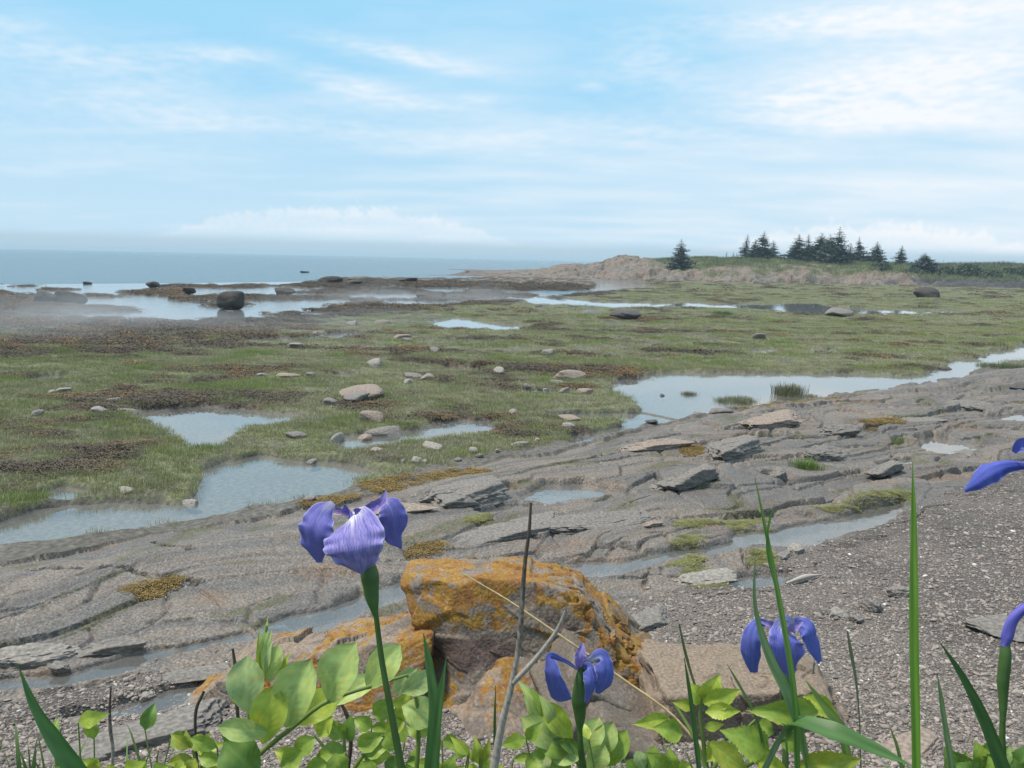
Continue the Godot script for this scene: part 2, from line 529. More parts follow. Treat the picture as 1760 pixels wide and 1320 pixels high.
	pool_at(PackedVector2Array([Vector2(6.52, -25.36), Vector2(7.93, -26.15), Vector2(7.76, -25.29), Vector2(6.65, -24.60)]), 0.0, 0.12, "tide_pool")
	# pools in the bedrock
	pool_at(PackedVector2Array([Vector2(0.19, -8.67), Vector2(0.46, -9.20), Vector2(0.78, -9.35), Vector2(1.02, -9.08), Vector2(1.30, -8.94), Vector2(0.85, -8.73), Vector2(0.37, -8.56)]), 0.09, 0.05, "rock_pool")
	pool_at(PackedVector2Array([Vector2(0.23, -6.49), Vector2(0.59, -6.80), Vector2(1.02, -6.91), Vector2(1.60, -7.18), Vector2(2.16, -7.63), Vector2(2.85, -7.98), Vector2(3.43, -8.36), Vector2(4.06, -8.76), Vector2(3.82, -8.41), Vector2(2.93, -7.60), Vector2(2.53, -7.34), Vector2(2.09, -7.37), Vector2(1.56, -7.00), Vector2(1.00, -6.73), Vector2(0.57, -6.49), Vector2(0.27, -6.34)]), 0.1, 0.04, "rock_pool")
	pool_at(PackedVector2Array([Vector2(-1.59, -5.34), Vector2(-1.44, -5.62), Vector2(-1.03, -5.90), Vector2(-0.75, -6.32), Vector2(-0.54, -6.42), Vector2(-0.71, -5.96), Vector2(-0.91, -5.66), Vector2(-1.30, -5.33), Vector2(-1.49, -5.23)]), 0.1, 0.04, "rock_pool")
	pool_at(PackedVector2Array([Vector2(-2.99, -4.59), Vector2(-2.56, -4.77), Vector2(-2.17, -5.03), Vector2(-1.66, -5.31), Vector2(-1.59, -5.21), Vector2(-2.02, -4.91), Vector2(-2.44, -4.66), Vector2(-2.92, -4.49)]), 0.1, 0.03, "rock_pool")
	pool_at(PackedVector2Array([Vector2(-2.25, -4.27), Vector2(-1.91, -4.47), Vector2(-1.48, -4.71), Vector2(-1.42, -4.61), Vector2(-1.74, -4.37), Vector2(-2.18, -4.21)]), 0.1, 0.03, "rock_pool")
	pool_at(PackedVector2Array([Vector2(5.71, -12.18), Vector2(6.18, -12.43), Vector2(6.11, -11.94), Vector2(6.36, -11.67), Vector2(5.85, -11.13), Vector2(5.53, -11.37)]), 0.1, 0.05, "rock_pool")
	pool_at(PackedVector2Array([Vector2(7.70, -14.21), Vector2(9.18, -14.95), Vector2(8.55, -13.89), Vector2(7.59, -13.49)]), 0.1, 0.06, "rock_pool")
	pool_at(PackedVector2Array([Vector2(1.64, -6.42), Vector2(1.95, -6.65), Vector2(2.24, -6.64), Vector2(1.99, -6.34), Vector2(1.72, -6.29)]), 0.09, 0.03, "rock_pool")
	pool_at(PackedVector2Array([Vector2(-0.27, -8.77), Vector2(0.02, -9.12), Vector2(0.08, -8.93), Vector2(-0.15, -8.69)]), 0.09, 0.03, "rock_pool")
	pool_at(PackedVector2Array([Vector2(3.00, -11.70), Vector2(3.65, -12.32), Vector2(3.84, -12.26), Vector2(3.32, -11.73), Vector2(3.04, -11.40)]), 0.09, 0.04, "rock_pool")
	pool_at(PackedVector2Array([Vector2(3.79, -11.97), Vector2(4.39, -12.20), Vector2(4.32, -11.99), Vector2(3.82, -11.82)]), 0.09, 0.04, "rock_pool")
	pool_at(PackedVector2Array([Vector2(4.53, -10.55), Vector2(5.01, -10.91), Vector2(4.92, -10.71), Vector2(4.49, -10.19)]), 0.1, 0.04, "rock_pool")
	pool_at(PackedVector2Array([Vector2(-0.31, -8.18), Vector2(0.14, -8.46), Vector2(0.48, -8.40), Vector2(0.14, -8.13), Vector2(-0.24, -7.99)]), 0.09, 0.03, "rock_pool")
	# bars of weed covered rock in the shallows
	bar_at(PackedVector2Array([Vector2(-23.77, -30.48), Vector2(-27.78, -38.98), Vector2(-23.48, -44.48), Vector2(-19.95, -40.28), Vector2(-16.80, -39.11), Vector2(-14.23, -37.42), Vector2(-16.10, -34.78), Vector2(-17.93, -33.08)]), 0.2, 0.5)
	bar_at(PackedVector2Array([Vector2(-29.12, -37.39), Vector2(-29.46, -45.60), Vector2(-25.41, -46.98), Vector2(-25.71, -49.98), Vector2(-21.07, -43.12), Vector2(-19.59, -41.49), Vector2(-20.40, -39.10), Vector2(-22.27, -38.33)]), 0.25, 0.5)
	bar_at(PackedVector2Array([Vector2(-34.91, -44.88), Vector2(-33.90, -52.50), Vector2(-29.60, -52.21), Vector2(-26.33, -48.81), Vector2(-26.21, -45.15), Vector2(-28.13, -43.52)]), 0.15, 0.5)
	bar_at(PackedVector2Array([Vector2(-24.53, -52.39), Vector2(-24.29, -57.52), Vector2(-21.52, -59.26), Vector2(-18.51, -53.07), Vector2(-18.73, -48.91), Vector2(-21.66, -49.71)]), 0.22, 0.5)
	bar_at(PackedVector2Array([Vector2(-19.15, -45.89), Vector2(-19.48, -50.86), Vector2(-14.91, -52.43), Vector2(-9.73, -54.26), Vector2(-8.11, -51.87), Vector2(-12.46, -47.03), Vector2(-17.00, -44.36)]), 0.2, 0.5)
	bar_at(PackedVector2Array([Vector2(-10.06, -38.53), Vector2(-9.37, -41.55), Vector2(-8.67, -45.02), Vector2(-8.23, -47.64), Vector2(-5.50, -45.77), Vector2(-2.53, -46.42), Vector2(0.52, -45.95), Vector2(3.91, -46.73), Vector2(3.01, -38.97), Vector2(0.44, -38.13), Vector2(-3.07, -38.12), Vector2(-5.87, -38.36), Vector2(-8.07, -37.99)]), 0.26, 0.6)
	bar_at(PackedVector2Array([Vector2(-15.37, -56.65), Vector2(-14.60, -64.82), Vector2(-11.34, -71.03), Vector2(-7.31, -68.16), Vector2(-4.34, -63.95), Vector2(-7.13, -59.26), Vector2(-10.35, -55.67)]), 0.25, 0.8)
	bar_at(PackedVector2Array([Vector2(-8.05, -50.43), Vector2(-6.52, -54.22), Vector2(-3.10, -56.77), Vector2(-0.12, -56.55), Vector2(-2.80, -51.42), Vector2(-5.93, -49.32)]), 0.15, 0.6)
	bar_at(PackedVector2Array([Vector2(-6.20, -57.86), Vector2(-4.49, -66.16), Vector2(-0.99, -64.74), Vector2(3.16, -62.79), Vector2(0.63, -56.91), Vector2(-3.15, -57.63)]), 0.3, 0.8)
	bar_at(PackedVector2Array([Vector2(-38.31, -53.86), Vector2(-34.81, -60.05), Vector2(-33.65, -62.30), Vector2(-29.80, -62.36), Vector2(-31.13, -57.61)]), 0.18, 1.0)
	bar_at(PackedVector2Array([Vector2(-27.07, -60.37), Vector2(-27.06, -67.27), Vector2(-24.55, -67.63), Vector2(-20.54, -67.57), Vector2(-15.11, -67.09), Vector2(-19.55, -61.66), Vector2(-23.17, -60.52)]), 0.2, 1.0)
	bar_at(PackedVector2Array([Vector2(-13.14, -37.83), Vector2(-12.87, -39.71), Vector2(-11.41, -38.90), Vector2(-11.67, -36.72)]), 0.05, 0.3)
	bar_at(PackedVector2Array([Vector2(-19.82, -66.65), Vector2(-19.58, -84.51), Vector2(-19.94, -97.03), Vector2(-15.69, -98.31), Vector2(-8.31, -102.49), Vector2(-4.38, -124.02), Vector2(1.77, -170.84), Vector2(15.85, -209.48), Vector2(16.99, -147.69), Vector2(7.66, -74.70), Vector2(0.74, -68.04), Vector2(-5.81, -71.82), Vector2(-11.34, -71.03), Vector2(-15.60, -65.45)]), 0.45, 1.5)
	bar_at(PackedVector2Array([Vector2(-30.42, -53.68), Vector2(-29.28, -57.68), Vector2(-26.04, -56.42), Vector2(-27.02, -51.86)]), 0.14, 0.5)
	bar_at(PackedVector2Array([Vector2(-15.89, -41.46), Vector2(-14.11, -44.44), Vector2(-11.86, -43.68), Vector2(-12.91, -40.65)]), 0.12, 0.35)
	bar_at(PackedVector2Array([Vector2(-10.33, -48.67), Vector2(-8.50, -53.24), Vector2(-5.53, -51.61), Vector2(-8.13, -47.05)]), 0.14, 0.4)
	bar_at(PackedVector2Array([Vector2(-3.95, -48.88), Vector2(-0.82, -53.81), Vector2(2.62, -51.75), Vector2(-0.70, -46.59)]), 0.16, 0.5)
	bar_at(PackedVector2Array([Vector2(-24.68, -47.36), Vector2(-23.62, -51.13), Vector2(-20.32, -48.85), Vector2(-21.32, -44.86)]), 0.14, 0.4)
	bar_at(PackedVector2Array([Vector2(-11.02, -36.17), Vector2(-9.64, -38.26), Vector2(-7.91, -37.25), Vector2(-9.18, -34.62)]), 0.12, 0.3)
	bar_at(PackedVector2Array([Vector2(-23.31, -64.23), Vector2(-22.09, -72.69), Vector2(-16.74, -70.25), Vector2(-18.84, -63.34)]), 0.16, 0.8)
	# where brown weed covers the flats [x, z, half width, half depth, strength]
	for w in [[-10.56, -23.40, 5.088, 0.648, 0.9], [-12.33, -29.09, 9.582, 0.575, 1.0], [5.74, -38.34, 2.273, 0.354, 0.9], [5.35, -31.43, 3.105, 0.166, 0.7], [3.72, -27.05, 2.138, 0.107, 0.8], [-5.34, -10.61, 1.608, 0.280, 0.6], [-5.33, -18.20, 3.597, 0.240, 0.5], [-0.20, -15.11, 1.593, 0.338, 0.45], [-1.37, -20.48, 2.428, 0.135, 0.7], [-3.54, -27.94, 2.945, 0.147, 0.6], [0.37, -31.38, 6.201, 0.165, 0.6], [-5.57, -14.38, 2.464, 0.190, 0.7], [5.55, -24.06, 2.536, 0.111, 0.5], [-4.91, -23.08, 3.953, 0.122, 0.7], [1.67, -19.39, 2.044, 0.255, 0.5], [-3.41, -8.74, 0.006, 0.006, 0.0]]:
		weeds.append(w)

func weed_at(x: float, z: float) -> float:
	var v := n_big.get_noise_2d(x * 0.8 + 40.0, z * 1.7) * 0.55 + n_mid.get_noise_2d(x * 0.9, z * 1.3 + 31.0) * 0.45
	for w in weeds:
		var q: float = pow((x - w[0]) / (w[2] * 0.6), 2.0) + pow((z - w[1]) / maxf(w[3] * 5.0, 0.5), 2.0)
		if q < 3.0:
			v += w[4] * 0.68 * exp(-q)
	var zs := polyline(sea_line, clampf(x, -60.0, 12.0))
	v += 0.9 * (1.0 - smoothstep(0.0, 7.0, z - zs)) * (1.0 - smoothstep(3.0, 12.0, x))
	return v

# the long open crack across the smooth rock, and a shorter one above it
var cracks := [PackedVector2Array([Vector2(-3.61, -6.41), Vector2(-3.30, -6.31), Vector2(-2.91, -6.30), Vector2(-2.59, -6.18), Vector2(-2.22, -6.12)]), PackedVector2Array([Vector2(-2.99, -7.20), Vector2(-2.78, -6.98), Vector2(-2.57, -6.84), Vector2(-2.49, -6.70)])]

func crevice(x: float, z: float) -> float:
	var deep := 0.0
	var q := Vector2(x + 0.03 * n_fine.get_noise_2d(x, z), z + 0.05 * n_fine.get_noise_2d(x + 5.0, z))
	for c in cracks:
		if absf(q.x - c[2].x) > 2.0 or absf(q.y - c[2].y) > 1.5:
			continue
		for i in c.size() - 1:
			var p := Geometry2D.get_closest_point_to_segment(q, c[i], c[i + 1])
			deep = maxf(deep, 0.09 * (1.0 - smoothstep(0.008, 0.035, p.distance_to(q))))
	return deep

# height of the ground and what it is: 0 marsh and tidal flat, 1 bedrock, 2 gravel, 3 bank
func ground(x: float, z: float) -> Vector2:
	var e1 := n_edge.get_noise_2d(x, z)
	var zone := 0.0
	var h := 0.0
	var zr := polyline(rock_line, x) + e1 * 0.3
	if z < zr:
		var far := smoothstep(12.0, 45.0, -z)
		h = 0.075 + 0.035 * n_mid.get_noise_2d(x, z) + (0.02 + 0.06 * far) * n_big.get_noise_2d(x, z) + 0.012 * n_fine.get_noise_2d(x, z)
		var edge_in := zr - z
		h = minf(h, lerpf(0.1, 0.3, clampf(edge_in, 0.0, 1.0)))
		if z < -22.0 and x < 14.0:
			h -= 0.16 * smoothstep(0.12, 0.42, n_mid.get_noise_2d(x * 0.16 + 60.0, z * 0.55)) * smoothstep(-22.0, -27.0, z) * (1.0 - smoothstep(4.0, 14.0, x))
		if x < 30.0:
			var zs := polyline(sea_line, x)
			if z < zs + 3.0:
				h = lerpf(h, -0.3, smoothstep(-0.6, 1.2, (zs - z + e1 * 1.5) / 1.5) * (1.0 - smoothstep(4.0, 20.0, x)))
			if z < -30.0:
				var q := Vector2(x + e1 * 0.8, z + e1 * 1.6)
				for b in bars:
					if b[3].has_point(q):
						var t := smoothstep(-b[2], b[2] * 2.5, inside_by(b[0], q))
						h = maxf(h, lerpf(-0.3, b[1] * (0.8 + 0.9 * n_mid.get_noise_2d(x * 0.7, z * 0.35)), t))
	else:
		var zg := polyline(gravel_line, x) + e1 * 0.22 + n_fine.get_noise_2d(x * 0.6, z * 0.6) * 0.1
		var s := z - zr
		# bedrock: tilted layers that strike away to the right, split by joints
		var warp := n_band.get_noise_2d(x, z)
		var u := x * 0.88 - z * 0.47
		var t := x * 0.47 + z * 0.88 + warp * 0.7
		var f := t / 0.42 + n_band.get_noise_2d(u * 0.5, 7.0) * 0.8
		var band := floorf(f)
		var fr := f - band
		var hb := fposmod(sin(band * 12.9898) * 43758.5453, 1.0)
		var hb2 := fposmod(sin(band * 78.233) * 12543.123, 1.0)
		var layer := 0.11 * hb + 0.07 * hb2 * (1.0 - fr) - 0.07 * smoothstep(0.95, 1.0, fr)
		var f2 := t / 0.11 + n_band.get_noise_2d(u * 1.3, 17.0) * 1.5
		var fr2 := f2 - floorf(f2)
		layer += 0.03 * fposmod(sin(floorf(f2) * 45.2) * 2374.3, 1.0) + 0.02 * (1.0 - fr2)
		# straight joints across each layer
		var f3 := u / 0.75 + hb * 7.0 + 0.25 * n_band.get_noise_2d(t * 3.0, u)
		var fr3 := absf(f3 - floorf(f3) - 0.5)
		layer -= 0.05 * (1.0 - smoothstep(0.008, 0.035, fr3)) * smoothstep(0.3, 0.5, hb2)
		layer += 0.03 * (fposmod(sin(floorf(f3) * 17.3 + band * 5.1) * 5123.7, 1.0) - 0.5)
		var cu := u * 0.9 + e1 * 0.15
		var ct := t * 2.3
		var block := n_cell.get_noise_2d(cu, ct)
		var crack := n_crack.get_noise_2d(cu, ct)
		var rugged := 0.45 + 0.55 * smoothstep(-0.5, 2.5, x + n_big.get_noise_2d(x, z) * 2.0)
		layer = layer * (0.35 + 0.35 * rugged) + block * 0.045 * rugged - 0.07 * (1.0 - smoothstep(0.0, 0.055, crack + 1.0)) * rugged
		# the broad smooth back of rock in front of the left pool
		var hx := (x + 2.3) * 0.93 - (z + 7.1) * 0.36
		var hz := (x + 2.3) * 0.36 + (z + 7.1) * 0.93
		var hump := 1.0 - smoothstep(0.25, 1.0, sqrt(pow(hx / 3.0, 2.0) + pow(hz / 1.25, 2.0)))
		layer *= 1.0 - 0.72 * hump
		h = 0.05 + 0.05 * smoothstep(0.0, 2.0, s) + layer * smoothstep(0.0, 1.1, s) + 0.1 * hump * smoothstep(0.0, 1.2, s) - crevice(x, z) + 0.006 * n_fine.get_noise_2d(x, z)
		zone = 1.0
		var g := z - zg
		if g > -0.6:
			var gh := 0.13 + 0.045 * maxf(g, 0.0) + 0.02 * n_mid.get_noise_2d(x * 1.3, z * 1.3) + 0.006 * n_fine.get_noise_2d(x * 3.0, z * 3.0)
			gh += 0.02 * smoothstep(2.0, 8.0, x) * maxf(g, 0.0)
			h = lerpf(h, minf(h, gh), smoothstep(-0.6, 0.0, g))
			if g > 0.0:
				h = lerpf(h, gh, smoothstep(0.0, 0.7, g))
				if gh >= h - 0.012:
					zone = 2.0
	var qq := Vector2(x + e1 * 0.12 * clampf(-z / 12.0, 0.6, 4.0), z + e1 * 0.2 * clampf(-z / 12.0, 0.5, 6.0))
	for p in pools:
		if p[4].has_point(qq):
			var sd := inside_by(p[0], qq)
			var soft: float = p[2]
			if sd > -soft * 4.0:
				h = lerpf(h, maxf(h, p[1] + 0.03), smoothstep(-soft * 4.0, -soft * 1.5, sd))
				h = lerpf(h, p[1] - 0.09, smoothstep(-soft * 1.5, soft * 1.5, sd + soft * 0.6))
	# the bank that the irises stand on
	if z > -3.5:
		var b := 0.25 + 1.5 * smoothstep(-3.6, -0.7, z + 0.15 * n_mid.get_noise_2d(x, z)) * 0.98
		if b > h:
			h = b
			zone = 3.0
	return Vector2(h, zone)

func ground_color(x: float, z: float, h: float, zone: float) -> Color:
	var f := n_fine.get_noise_2d(x * 1.7 + 9.0, z * 1.7)
	var m := n_mid.get_noise_2d(x * 0.8 + 21.0, z * 0.8)
	var b := n_big.get_noise_2d(x + 77.0, z)
	var c := Color(0.1, 0.1, 0.07)
	if zone < 0.5:
		var mud := Color(0.16, 0.145, 0.11)
		var turf := Color(0.2, 0.21, 0.1)
		var weed := Color(0.075, 0.058, 0.038)
		c = mud.lerp(turf, smoothstep(-0.2, 0.3, m + 0.5 * f + 0.2))
		var w := weed_at(x, z)
		c = c.lerp(weed.lerp(Color(0.13, 0.07, 0.025), smoothstep(0.1, 0.5, f + m + 0.8 * b)), smoothstep(0.18, 0.34, w + 0.12 * f))
		# bare tan rock at the toe of the point
		if z < -88.0 and x > -18.0 + 6.0 * m and x < 12.0:
			c = Color(0.31, 0.25, 0.2).lerp(Color(0.17, 0.145, 0.12), smoothstep(-0.1, 0.4, f + m))
		if h < 0.02:
			c = c.lerp(Color(0.2, 0.185, 0.16), 0.8)
		# bare wet mud between the last grass and the bedrock
		if z > polyline(rock_line, x) - 0.6 - 0.35 * n_edge.get_noise_2d(x * 1.5, z * 1.5):
			c = Color(0.185, 0.168, 0.145).lerp(Color(0.14, 0.125, 0.1), smoothstep(-0.2, 0.4, m + f))
	elif zone < 1.5:
		var t := x * 0.47 + z * 0.88 + n_band.get_noise_2d(x, z) * 0.7
		var tone := n_mid.get_noise_2d(t * 2.6, x * 0.25) + 0.6 * n_fine.get_noise_2d(t * 1.9, x * 0.12)
		var u := x * 0.88 - z * 0.47
		var bed := floorf(t / 0.11 + n_band.get_noise_2d(u * 1.3, 17.0) * 1.5)
		tone += 0.55 * (fposmod(sin(bed * 45.2) * 2374.3, 1.0) - 0.5)
		var grey := Color(0.2, 0.182, 0.166)
		var tan_ := Color(0.295, 0.245, 0.202)
		c = grey.lerp(tan_, smoothstep(-0.35, 0.45, tone + 0.5 * b))
		c = c.lerp(Color(0.13, 0.115, 0.105), smoothstep(0.2, 0.6, n_mid.get_noise_2d(t * 2.0 + 50.0, x * 0.3) + 0.25 * f) * 0.75)
		# rust and algae
		c = c.lerp(Color(0.28, 0.17, 0.10), smoothstep(0.28, 0.6, n_mid.get_noise_2d(x * 0.6 - 31.0, z * 1.2) + 0.2 * f) * 0.55)
		c = c.lerp(Color(0.12, 0.115, 0.03), smoothstep(0.3, 0.5, n_mid.get_noise_2d(x * 0.9 + 91.0, t * 2.2) + 0.3 * f) * 0.65)
	elif zone < 2.5:
		c = Color(0.2, 0.175, 0.158).lerp(Color(0.32, 0.275, 0.245), smoothstep(-0.5, 0.6, m + b))
		c = c.lerp(Color(0.1, 0.09, 0.085), smoothstep(0.1, 0.6, f) * 0.6)
	else:
		c = Color(0.09, 0.075, 0.05).lerp(Color(0.08, 0.1, 0.035), smoothstep(-0.2, 0.3, m))
	var k := 1.0 + 0.22 * f
	return Color(c.r * k, c.g * k, c.b * k)

func build_ground() -> void:
	lay_out()
	var nx := 960
	var nz := 1000
	var pts := PackedVector3Array()
	var zones := PackedByteArray()
	var cols := PackedColorArray()
	pts.resize(nx * nz)
	zones.resize(nx * nz)
	cols.resize(nx * nz)
	for i in nz:
		var q := float(i) / (nz - 1)
		# most rows where the shelf and the pools are
		var d := 1.0 * pow(3.4, q / 0.06)
		if q > 0.68:
			d = 16.0 * pow(125.0 / 16.0, (q - 0.68) / 0.32)
		elif q > 0.06:
			d = 3.4 * pow(16.0 / 3.4, (q - 0.06) / 0.62)
		for j in nx:
			var s := 2.0 * j / (nx - 1) - 1.0
			var x := s * (3.0 + 0.70 * d)
			var g := ground(x, -d)
			var at := i * nx + j
			pts[at] = Vector3(x, g.x, -d)
			zones[at] = int(g.y)
			cols[at] = ground_color(x, -d, g.x, g.y)
	var nor := PackedVector3Array()
	nor.resize(nx * nz)
	for i in nz:
		for j in nx:
			var a := pts[i * nx + maxi(j - 1, 0)]
			var b := pts[i * nx + mini(j + 1, nx - 1)]
			var c := pts[maxi(i - 1, 0) * nx + j]
			var e := pts[mini(i + 1, nz - 1) * nx + j]
			nor[i * nx + j] = (b - a).cross(e - c).normalized()
	var names := ["tidal_flat", "rock_shelf", "gravel_beach", "grassy_bank"]
	var mats := [M.mud, M.rock, M.gravel, M.soil]
	for zn in 4:
		var remap := {}
		var p2 := PackedVector3Array()
		var n2 := PackedVector3Array()
		var c2 := PackedColorArray()
		var idx := PackedInt32Array()
		for i in nz - 1:
			for j in nx - 1:
				var a := i * nx + j
				if zones[a] != zn:
					continue
				for v in [a, a + nx, a + nx + 1, a, a + nx + 1, a + 1]:
					if not remap.has(v):
						remap[v] = p2.size()
						p2.append(pts[v])
						n2.append(nor[v])
						c2.append(cols[v])
					idx.append(remap[v])
		if idx.is_empty():
			continue
		var arr := []
		arr.resize(Mesh.ARRAY_MAX)
		arr[Mesh.ARRAY_VERTEX] = p2
		arr[Mesh.ARRAY_NORMAL] = n2
		arr[Mesh.ARRAY_COLOR] = c2
		arr[Mesh.ARRAY_INDEX] = idx
		var m := ArrayMesh.new()
		m.add_surface_from_arrays(Mesh.PRIMITIVE_TRIANGLES, arr)
		kind(put(names[zn], m, mats[zn]), "structure")
	# the land behind the camera goes on level
	var back := PlaneMesh.new()
	back.size = Vector2(60, 30)
	var o := put("bank_top", back, M.soil_plain)
	o.position = Vector3(0, 1.70, 14.0)
	kind(o, "structure")

func build_water() -> void:
	var sea := PlaneMesh.new()
	sea.size = Vector2(16000, 8000)
	var o := put("sea", sea, M.sea)
	o.position = Vector3(0, 0, -4029)
	kind(o, "structure")
	# calm shallows inside the outer reef
	var calm := PackedVector3Array()
	for q in PackedVector2Array([Vector2(-21.87, -18.48), Vector2(-52.62, -44.89), Vector2(-42.34, -54.50), Vector2(-35.36, -61.01), Vector2(-31.48, -65.44), Vector2(-26.99, -70.56), Vector2(-18.71, -83.08), Vector2(-9.88, -82.12), Vector2(0.76, -70.54), Vector2(4.98, -59.92), Vector2(2.73, -32.39), Vector2(-4.10, -22.01)]):
		calm.append(Vector3(q.x, 0.006, q.y))
	var flat := PackedVector2Array()
	for q in calm:
		flat.append(Vector2(q.x, q.z))
	var ti := Geometry2D.triangulate_polygon(flat)
	for k in range(0, ti.size(), 3):
		if (calm[ti[k + 1]] - calm[ti[k]]).cross(calm[ti[k + 2]] - calm[ti[k]]).y > 0.0:
			var sw := ti[k + 1]
			ti[k + 1] = ti[k + 2]
			ti[k + 2] = sw
	kind(put("shallow_water", indexed_mesh(calm, PackedColorArray(), ti), M.calm), "structure")
	var inner := PlaneMesh.new()
	inner.size = Vector2(72, 84)
	var w := put("shallow_water", inner, M.calm)
	w.position = Vector3(41, 0.009, -72)
	kind(w, "structure")
	for p in pools:
		var grown: Array = Geometry2D.offset_polygon(p[0], p[2] + 0.25 * clampf(-p[0][0].y / 12.0, 1.0, 7.0))
		if grown.is_empty():
			grown = [p[0]]
		var pts := PackedVector3Array()
		var tri := PackedInt32Array()
		for outline in grown:
			var part := Geometry2D.triangulate_polygon(outline)
			var first := pts.size()
			for q in outline:
				pts.append(Vector3(q.x, p[1], q.y))
			for k in range(0, part.size(), 3):
				var a := first + part[k]
				var b := first + part[k + 1]
				var c := first + part[k + 2]
				if (pts[b] - pts[a]).cross(pts[c] - pts[a]).y > 0.0:
					tri.append_array([a, c, b])
				else:
					tri.append_array([a, b, c])
		kind(put(p[3], indexed_mesh(pts, PackedColorArray(), tri), M.pool), "structure")

# ---------------------------------------------------------------- the point across the marsh

var crest := PackedVector2Array([Vector2(-9, 0.0), Vector2(0, 0.45), Vector2(8, 1.15), Vector2(13.5, 1.6), Vector2(17, 2.6), Vector2(21, 2.75), Vector2(25, 2.8), Vector2(37, 3.3), Vector2(46, 3.1), Vector2(58, 2.9), Vector2(66, 2.9), Vector2(80, 3.1), Vector2(150, 4.0)])

func headland(x: float, z: float) -> float:
	var top := maxf(polyline(crest, x), -0.3)
	top += 0.35 * n_big.get_noise_2d(x * 0.5, 3.0) * clampf(top, 0.0, 1.0)
	var toe := -118.0 + 2.2 * n_big.get_noise_2d(x * 0.7, 50.0) - 6.0 * (1.0 - smoothstep(-5.0, 12.0, x))
	var q := toe - z
	var steep := 1.0 - smoothstep(52.0, 62.0, x)
	steep *= 0.75 + 0.5 * n_big.get_noise_2d(x * 0.35, 90.0)
	var ledge := n_cell.get_noise_2d(x * 0.22, z * 0.5) * 0.6 + n_mid.get_noise_2d(x * 0.6, z * 0.6) * 0.5
	var h := 0.0
	if q > 0.0:
		h = top * (0.56 * steep * smoothstep(0.0, 5.0, q) + (1.0 - 0.56 * steep) * smoothstep(2.0, 20.0, q))
		h *= 1.0 - smoothstep(34.0, 70.0, q)
		h += ledge * smoothstep(0.0, 2.0, q) * clampf(top * 0.5, 0.0, 1.0) * (1.0 - 0.75 * smoothstep(6.0, 10.0, q) * smoothstep(18.0, 26.0, x))
	return h - 0.35 * (1.0 - smoothstep(-1.5, 0.5, q)) + 0.02

func build_headland() -> void:
	var nx := 420
	var nz := 130
	var pts := PackedVector3Array()
	var cols := PackedColorArray()
	for i in nz:
		var z := -113.0 - 80.0 * pow(float(i) / (nz - 1), 1.6)
		for j in nx:
			var x := -14.0 + 150.0 * j / (nx - 1)
			var h := headland(x, z)
			pts.append(Vector3(x, h, z))
			var f := n_fine.get_noise_2d(x * 0.35, z * 0.35)
			var m := n_mid.get_noise_2d(x * 0.25, z * 0.4)
			var share := h / maxf(polyline(crest, x), 0.5)
			var stone := Color(0.39, 0.29, 0.225).lerp(Color(0.36, 0.315, 0.265), smoothstep(-0.3, 0.4, m))
			stone = stone.lerp(Color(0.16, 0.14, 0.12), smoothstep(0.0, 0.4, f + 0.3 * n_mid.get_noise_2d(x * 0.8, z * 0.3)))
			var turf := Color(0.14, 0.17, 0.07).lerp(Color(0.2, 0.2, 0.09), smoothstep(-0.3, 0.4, f + m))
			var strip := Color(0.12, 0.11, 0.12)
			var lower := stone.lerp(strip, smoothstep(50.0, 58.0, x + m * 6.0))
			var g := smoothstep(0.46, 0.62, share + 0.4 * m + 0.2 * f + 0.35 * n_big.get_noise_2d(x * 0.3, z * 0.5)) * smoothstep(18.0, 24.0, x + 3.0 * f)
			if x > 56.0:
				g = maxf(g, smoothstep(0.3, 0.4, share + 0.1 * m))
			var c := lower.lerp(turf, g)
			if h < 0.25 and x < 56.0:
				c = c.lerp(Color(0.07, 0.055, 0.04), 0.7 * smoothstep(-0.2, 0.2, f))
			cols.append(c)
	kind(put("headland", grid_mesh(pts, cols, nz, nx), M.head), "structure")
	# low growth on its back
	var r := RandomNumberGenerator.new()
	r.seed = 61
	var xf: Array[Transform3D] = []
	var tint := PackedColorArray()
	for i in 9000:
		var x := r.randf_range(22.0, 110.0)
		var z := r.randf_range(-121.0, -150.0)
		var h := headland(x, z)
		if h / maxf(polyline(crest, x), 0.5) + 0.4 * n_mid.get_noise_2d(x * 0.25, z * 0.4) + 0.35 * n_big.get_noise_2d(x * 0.3, z * 0.5) < 0.6 and x < 56.0:
			continue
		if h < 0.7:
			continue
		var s := r.randf_range(0.8, 1.6) * (1.5 if x > 58.0 and r.randf() < 0.25 else 1.0)
		xf.append(Transform3D(Basis(Vector3.UP, r.randf() * TAU).scaled(Vector3(s * 3.0, s * 1.7, s * 3.0)), Vector3(x, h - 0.05, z)))
		var k := r.randf_range(0.7, 1.15)
		tint.append(Color(0.17 * k, 0.2 * k, 0.085 * k) if x < 60.0 else Color(0.14 * k, 0.165 * k, 0.09 * k))
	kind(scatter("headland_grass", tuft_mesh(14, 0.16, 0.2, 3), M.grass, xf, tint), "stuff")

func scatter(called: String, mesh: Mesh, mat: Material, xf: Array[Transform3D], tint: PackedColorArray, parent: Node = self) -> MultiMeshInstance3D:
	var mm := MultiMesh.new()
	mm.transform_format = MultiMesh.TRANSFORM_3D
	mm.use_colors = true
	mm.mesh = mesh
	mm.instance_count = xf.size()
	for i in xf.size():
		mm.set_instance_transform(i, xf[i])
		mm.set_instance_color(i, tint[i])
	var o := MultiMeshInstance3D.new()
	o.name = numbered(called) if parent == self else called
	o.multimesh = mm
	o.material_override = mat
	parent.add_child(o, true)
	return o

